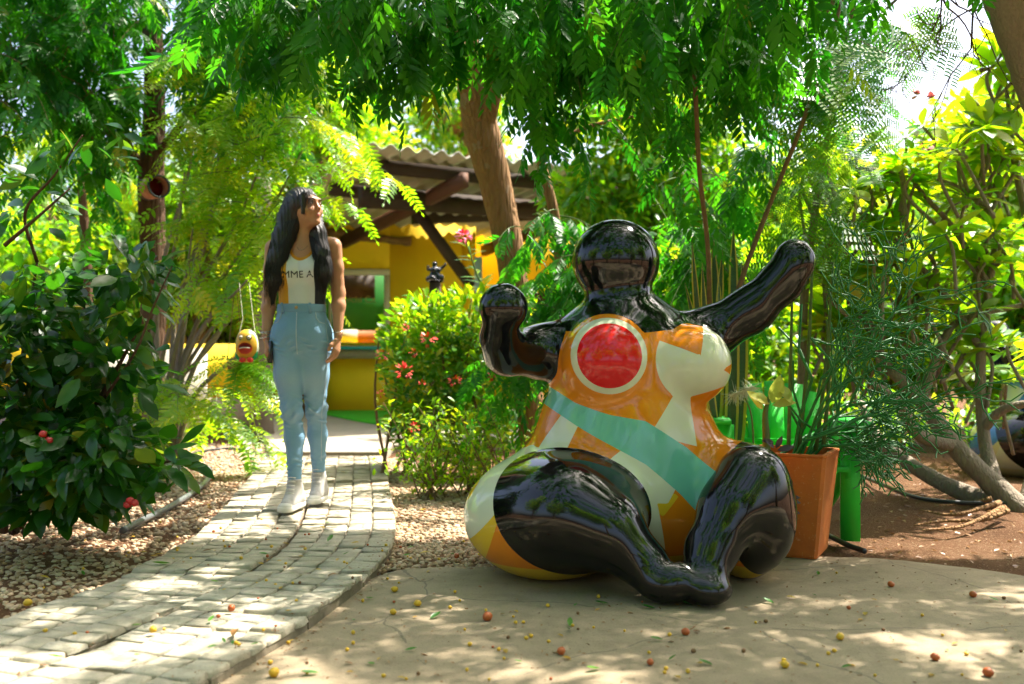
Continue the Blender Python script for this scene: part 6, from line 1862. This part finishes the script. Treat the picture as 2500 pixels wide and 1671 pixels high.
# ------------------------------------------------------------------ tin on the trunk
M['tin_pink'] = plain('tin_label', (0.50, 0.22, 0.15), .4, .4, .5, 30, .05)
M['tin_dark'] = plain('tin_rim', (0.015, 0.03, 0.028), .35, .5, .3, 30, .05)
M['tin_red'] = plain('tin_inside', (0.16, 0.008, 0.016), .5, .3, .3, 30, .05)
a = W(362, 462, 7.86); b = W(388, 455, 7.70)
tin = thing('tin_can', 'open tin nailed sideways to the straight tree trunk, dark red inside', 'tin', a)
ax_ = nrm(b - a)
def cyl(name, p, q, r0, r1, mat, inner=None, sides=24):
    m = MB()
    if inner is None: m.tube([p, q], [r0, r1], sides)
    else:
        x = nrm(np.cross(ax_, [0, 0, 1])); y = np.cross(x, ax_); an = np.arange(sides) / sides * 6.2832
        rg = lambda c, r: c + np.outer(np.cos(an) * r, x) + np.outer(np.sin(an) * r, y)
        v = np.vstack([rg(p, r0), rg(q, r1), rg(q, inner), rg(p, inner)]); i = np.arange(sides); j = (i + 1) % sides
        m.add(v, np.vstack([np.stack([i + s * sides, j + s * sides, j + ((s + 1) % 4) * sides, i + ((s + 1) % 4) * sides], 1) for s in range(4)]))
    obj(name, m.mesh(name, inner is None), mat, tin)
cyl('label', a, a + (b - a) * .93, .085, .085, M['tin_pink'], .078)
cyl('rim', a + (b - a) * .93, b, .091, .091, M['tin_dark'], .076)
cyl('inside', a, a + (b - a) * .45, .077, .077, M['tin_red'])
cyl('back_rim', a - ax_ * .012, a + ax_ * .02, .089, .089, M['tin_dark'])

# ------------------------------------------------------------------ carved coconut face hanging from a branch
kc = W(603, 846, 5.75)
kf = thing('coconut_mask', 'hanging painted coconut mask with wide red mouth and round eyes', 'mask', kc)
lo_ = kc - .14
KF = Field(lo_, kc + .14, .004)
KF.ell(kc + [0, 0, -.005], (.066, .06, .088), .02).ell(kc + [0, 0, .05], (.048, .048, .045), .03)
KF.ell(kc + [.002, -.062, -.012], (.036, .03, .030), .006, cut=True)
V, Q = KF.skin(); N = KF.grad(V); L_ = V - kc
fr_ = -L_[:, 1]
mask_attrs = {'face': np.minimum(1.08 - np.hypot(L_[:, 0] / .058, L_[:, 2] / .09), fr_ - .005), 'mouth': np.minimum(1.12 - np.hypot((L_[:, 0] - .002) / .036, (L_[:, 2] + .012) / .030), fr_ - .012),
              'lip': np.minimum(1.28 - np.hypot((L_[:, 0] - .002) / .036, (L_[:, 2] + .012) / .034), fr_ - .01), 'deep': np.minimum(L_[:, 2] + .008, 1.12 - np.hypot((L_[:, 0] - .002) / .036, (L_[:, 2] + .012) / .030))}
t = NT('mask_paint')
c = t.mix(t.math('GREATER_THAN', t.n('TexCoord').outputs['Generated'], 2.0), (0.55, 0.55, 0.42), (0.5, 0.5, 0.4))
for k, q in (('face', (0.60, 0.33, 0.02)), ('lip', (0.70, 0.26, 0.01)), ('mouth', (0.68, 0.05, 0.01)), ('deep', (0.16, 0.004, 0.004))):
    c = t.mix(t.math('GREATER_THAN', t.n('Attribute', attribute_name=k).outputs['Fac'], 0.0), c, q)
t.set(c, .4, .4); M['mask'] = t.m
obj('shell', mesh('shell', V, Q, True, mask_attrs, N), M['mask'], kf)
M['mask_green'] = plain('mask_green', (0.02, 0.28, 0.07), .5, .3, .2, 30, .05)
M['mask_red'] = plain('mask_red', (0.62, 0.04, 0.02), .5, .3, .3, 30, .05)
M['cream'] = plain('cream_paint', (0.62, 0.55, 0.40), .5, .3, .1, 30, 0)
def disk(c, r, n, mat, parent, name, thick=.004, sx=1.0):
    m = MB(); n = nrm(np.array(n)); m.tube([np.array(c), np.array(c) + n * thick], [r, r], 14)
    me = m.mesh(name, False); return obj(name, me, mat, parent)
for s in (-1, 1):
    e = kc + [s * .022 + .002, -.047, .050]; n_ = (s * .25, -1, .25)
    disk(e, .0155, n_, M['tin_dark'], kf, 'eye_outline'); disk(e + nrm(np.array(n_)) * .003, .0105, n_, M['cream'], kf, 'eye'); disk(e + nrm(np.array(n_)) * .006, .0045, n_, M['driftwood'], kf, 'pupil')
m_ = MB(); m_.tube(smooth_path([kc + [-.028, -.060, -.012], kc + [.002, -.064, -.007], kc + [.032, -.058, -.010]], 5), [.0035], 6); obj('teeth', m_.mesh('teeth', True), M['cream'], kf)
for s in (-1, 1):
    v_, f_ = blob(kc + [s * .022 + .008, -.046, -.078], .021, 5 + s, .8); obj('bow', mesh('bow', v_, f_, True), M['mask_red'], kf)
    m_ = MB(); m_.tube(smooth_path([kc + [s * .058, -.01, -.03], kc + [s * .05, -.018, -.06], kc + [s * .02, -.03, -.088]], 5), [.008, .013, .008], 7); obj('collar', m_.mesh('collar', True), M['mask_green'], kf)
    m_ = MB(); m_.tube([kc + [s * .055, .0, .03], kc + [s * .03 - .0, .02, .16], W(596 + s * 12, 690, 5.9)], [.0016], 4, False); obj('cord', m_.mesh('cord'), M['cream'], kf)

# ------------------------------------------------------------------ hose and pipes
M['hose'] = plain('grey_hose', (0.11, 0.12, 0.12), .4, .45, .3, 12, .1, geo=True)
M['pipe'] = plain('black_pipe', (0.02, 0.022, 0.025), .4, .45, .3, 12, .1, geo=True)
def hose(name, pts, r, mat, label, z=.012):
    m = MB(); m.tube(smooth_path([G(*p) * [1, 1, 0] + [0, 0, z + r] for p in pts], 9), [r], 9)
    o = obj(name, m.mesh(name, True), mat); tag(o, label, 'hose'); return o
hose('garden_hose', [(300, 1310), (350, 1283), (400, 1258), (460, 1222), (505, 1185), (515, 1160), (490, 1145), (450, 1142), (410, 1160)], .016, M['hose'], 'grey garden hose curving over the gravel beside the dark bush')
hose('irrigation_pipe', [(1990, 1300), (2030, 1318), (2070, 1338), (2110, 1352)], .012, M['pipe'], 'short black pipe end lying on the soil beside the green chair', .0)
hose('irrigation_pipe', [(2090, 1165), (2150, 1190), (2230, 1222), (2330, 1236), (2480, 1238), (2560, 1240)], .012, M['pipe'], 'long thin black pipe crossing the bare soil under the plumeria', .01)
hose('irrigation_pipe', [(700, 1128), (620, 1108), (560, 1098), (500, 1104), (430, 1120)], .010, M['pipe'], 'thin dark pipe along the bed edge near the log post', .0)

# ------------------------------------------------------------------ fallen fruits and leaves
M['fruit_yellow'] = plain('yellow_fruit', (0.62, 0.36, 0.02), .45, .4, .35, 40, .1)
M['fruit_red'] = plain('red_brown_fruit', (0.40, 0.09, 0.02), .45, .4, .4, 40, .1)
M['fruit_brown'] = plain('brown_fruit', (0.16, 0.08, 0.03), .6, .3, .4, 40, .1)
fv, ff_ = [], None
me_f = {}
for k, mname in enumerate(['fruit_yellow', 'fruit_red', 'fruit_brown']):
    a = np.linspace(0, math.pi, 6); b = np.arange(8) / 8 * 6.2832
    vv = [[0, 0, 1]] + [[math.sin(q) * math.cos(w_), math.sin(q) * math.sin(w_), math.cos(q)] for q in a[1:-1] for w_ in b] + [[0, 0, -1]]
    vv = np.array(vv) * [1.15, .95, .9] * (1 + .05 * np.random.default_rng(k).normal(size=(len(vv), 1)))
    fc_ = [[0, 1 + i, 1 + (i + 1) % 8] for i in range(8)] + [[1 + r * 8 + i, 1 + (r + 1) * 8 + i, 1 + (r + 1) * 8 + (i + 1) % 8, 1 + r * 8 + (i + 1) % 8] for r in range(3) for i in range(8)] + [[25 + (i + 1) % 8, 25 + i, 33] for i in range(8)]
    me = mesh('fruit', vv, fc_, True); me.materials.append(M[mname]); me_f[mname] = me
me_l = {}
M['fallen_green'] = leaf_mat('fallen_green', [(0, (0.04, 0.16, 0.02)), (1, (0.10, 0.26, 0.03))], [(0, (0.1, 0.35, 0.02)), (1, (0.2, 0.45, 0.03))], .35)
M['fallen_yellow'] = leaf_mat('fallen_yellow', [(0, (0.50, 0.26, 0.02)), (1, (0.55, 0.38, 0.04))], [(0, (0.5, 0.3, 0.02)), (1, (0.6, 0.4, 0.03))], .35)
M['fallen_brown'] = leaf_mat('fallen_brown', [(0, (0.24, 0.10, 0.03)), (1, (0.38, 0.20, 0.08))], [(0, (0.25, 0.1, 0.02)), (1, (0.3, 0.15, 0.03))], .25)
for k, mname in enumerate(['fallen_green', 'fallen_yellow', 'fallen_brown']):
    v_, f_ = leaf_shape(1, .42, .5, -.25 + .2 * k, 4); me = mesh('leaf', v_, f_, True); me.materials.append(M[mname]); me_l[mname] = me
g = np.random.default_rng(90)
path_poly = np.vstack([Lr, Rr[::-1]])
plaza_poly = plaza
def surf_z(p):
    p = np.atleast_2d(p)
    if inside(p, path_poly)[0]: return ZT + .004, 'paved path'
    if inside(p, plaza_poly)[0]: return .0005, 'concrete plaza'
    if inside(p, gl)[0] or inside(p, gr)[0]: return .012, 'gravel'
    return .0, 'soil'
def drop(p, me, sc, kind, label_fmt, colour, cat):
    z, where = surf_z(p[:2])
    if where == 'soil': return
    o = bpy.data.objects.new(kind, me); COL.objects.link(o)
    o.location = (p[0], p[1], z + (sc * .85 if cat == 'fruit' else .004))
    o.rotation_euler = (g.normal() * .12 if cat != 'fruit' else g.uniform(0, 6), g.normal() * .12 if cat != 'fruit' else 0, g.uniform(0, 6.28))
    o.scale = (sc,) * 3
    lb = label_fmt % (colour, where)
    tag(o, lb, cat, 'fallen %s %s on the %s' % (colour, 'fruits' if cat == 'fruit' else 'leaves', where))
# a few that stand out in the photograph, then a scatter
for px, py, mn, sc in [(1190, 1515, 'fruit_red', .0165), (1673, 1550, 'fruit_red', .0125), (2050, 1562, 'fruit_yellow', .0125), (2174, 1433, 'fruit_red', .012), (2374, 1458, 'fruit_red', .0125), (1915, 1630, 'fruit_yellow', .012), (670, 1652, 'fruit_yellow', .0145), (566, 1530, 'fruit_red', .0125), (126, 1500, 'fruit_red', .0135), (70, 1488, 'fruit_yellow', .014), (375, 1585, 'fruit_yellow', .0115), (2281, 1612, 'fruit_red', .012), (2410, 1651, 'fruit_red', .014), (1370, 1598, 'fruit_red', .013), (1115, 1370, 'fruit_red', .012), (1020, 1480, 'fruit_yellow', .0125), (1587, 1623, 'fruit_red', .010), (964, 1445, 'fruit_yellow', .012), (960, 1500, 'fruit_yellow', .011)]:
    drop(G(px, py), me_f[mn], sc, 'fallen_fruit', '%s round fruit fallen on the %s', {'fruit_red': 'orange-brown', 'fruit_yellow': 'yellow'}[mn], 'fruit')
for k in range(200):
    if k < 150:
        px = g.uniform(560, 2100) if k < 100 else g.uniform(0, 2500); py = g.uniform(1330, 1665) if k < 100 else g.uniform(1300, 1665)
        if k < 100 and g.random() < (px - 800) / 2200: continue
    else:
        px = g.uniform(200, 1100); py = g.uniform(1130, 1400)
    mn = ['fruit_yellow', 'fruit_yellow', 'fruit_yellow', 'fruit_brown', 'fruit_red'][g.integers(0, 5)]
    drop(G(px, py), me_f[mn], g.uniform(.004, .0072), 'fallen_fruit', 'small %s fruit fallen on the %s', {'fruit_red': 'orange-brown', 'fruit_yellow': 'yellow', 'fruit_brown': 'dry brown'}[mn], 'fruit')
for px, py, mn, sc in [(1050, 1513, 'fallen_green', .05), (1390, 1532, 'fallen_green', .045), (1600, 1488, 'fallen_green', .05), (1690, 1480, 'fallen_green', .05), (418, 1408, 'fallen_green', .07), (800, 1352, 'fallen_green', .055), (1485, 1475, 'fallen_green', .05), (1890, 1476, 'fallen_green', .05), (2110, 1505, 'fallen_yellow', .04), (1465, 1634, 'fallen_green', .045), (780, 1645, 'fallen_green', .05), (1740, 1626, 'fallen_green', .045), (580, 1578, 'fallen_brown', .06), (1368, 1597, 'fallen_brown', .045), (1025, 1360, 'fallen_yellow', .05), (160, 1650, 'fallen_green', .045), (1625, 1472, 'fallen_green', .045)]:
    drop(G(px, py), me_l[mn], sc, 'fallen_leaf', '%s leaf fallen on the %s', {'fallen_green': 'green', 'fallen_yellow': 'yellow', 'fallen_brown': 'dry brown'}[mn], 'leaf')
for k in range(190):
    if k < 80: px, py = g.uniform(0, 2500), g.uniform(1390, 1668)
    else: px, py = g.uniform(100, 1120), g.uniform(1130, 1420)
    mn = ['fallen_yellow', 'fallen_brown', 'fallen_yellow', 'fallen_green'][g.integers(0, 4)]
    drop(G(px, py), me_l[mn], g.uniform(.018, .04), 'fallen_leaf', 'small %s leaf fallen on the %s', {'fallen_green': 'green', 'fallen_yellow': 'yellow', 'fallen_brown': 'dry brown'}[mn], 'leaf')
# leaf litter on the bare soil at right
n = 1600
P = np.stack([g.uniform(1.1, 4.6, n), g.uniform(4.15, 8.0, n), np.full(n, .0)], 1)
P = P[~inside(P[:, :2], plaza_poly)]
zs = np.array([H[np.abs(gx - p[0]).argmin(), np.abs(gy - p[1]).argmin()] for p in P]); P[:, 2] = zs + .006
n = len(P); Rm = rot_to(nrm(g.normal(size=(n, 3)) * [1, 1, .15]), nrm(g.normal(size=(n, 3)) * .2 + [0, 0, 1])); S = g.uniform(.015, .045, n)
lv, lf = leaf_shape(1, .42, .5, .1, 3)
vv = (np.einsum('kij,nj->kni', Rm * S[:, None, None], lv) + P[:, None]).reshape(-1, 3)
tag(obj('leaf_litter', mesh('leaf_litter', vv, (lf[None] + (np.arange(n) * len(lv))[:, None, None]).reshape(-1, 3), True, {'tint': np.repeat(g.random(n), len(lv))}), M['fallen_brown'], kind='stuff'), 'dry brown leaf litter on the bare soil under the plumeria', 'leaves')

# crumbs of bark and leaf drifted on the plaza, along the path's edge and in the joint between its lanes
n = 2600
pa = np.stack([g.uniform(-1.2, 2.6, n), g.uniform(2.3, 4.2, n)], 1); pa = pa[inside(pa, plaza_poly) & ~inside(pa, path_poly)][:900]
k_ = g.integers(0, len(Rr), 700); pe = Rr[k_] + g.normal(size=(700, 2)) * .035
k_ = g.integers(0, len(Mr), 500); pj = Mr[k_] + g.normal(size=(500, 2)) * .008
P2 = np.vstack([pa, pe, pj]); n = len(P2)
zz_ = np.where(inside(P2, path_poly), ZT + .004, .003); zz_[-500:] = .02 + g.random(500) * .03
P = np.c_[P2, zz_]; Rm = rot_to(nrm(g.normal(size=(n, 3)) * [1, 1, .2]), nrm(g.normal(size=(n, 3)) * .25 + [0, 0, 1])); S = g.uniform(.005, .017, n)
vv = (np.einsum('kij,nj->kni', Rm * S[:, None, None], lv) + P[:, None]).reshape(-1, 3)
tag(obj('debris', mesh('debris', vv, (lf[None] + (np.arange(n) * len(lv))[:, None, None]).reshape(-1, 3), True, {'tint': np.repeat(g.random(n), len(lv))}), M['fallen_brown'], kind='stuff'), 'fine dry crumbs of leaf and bark on the paving', 'debris')
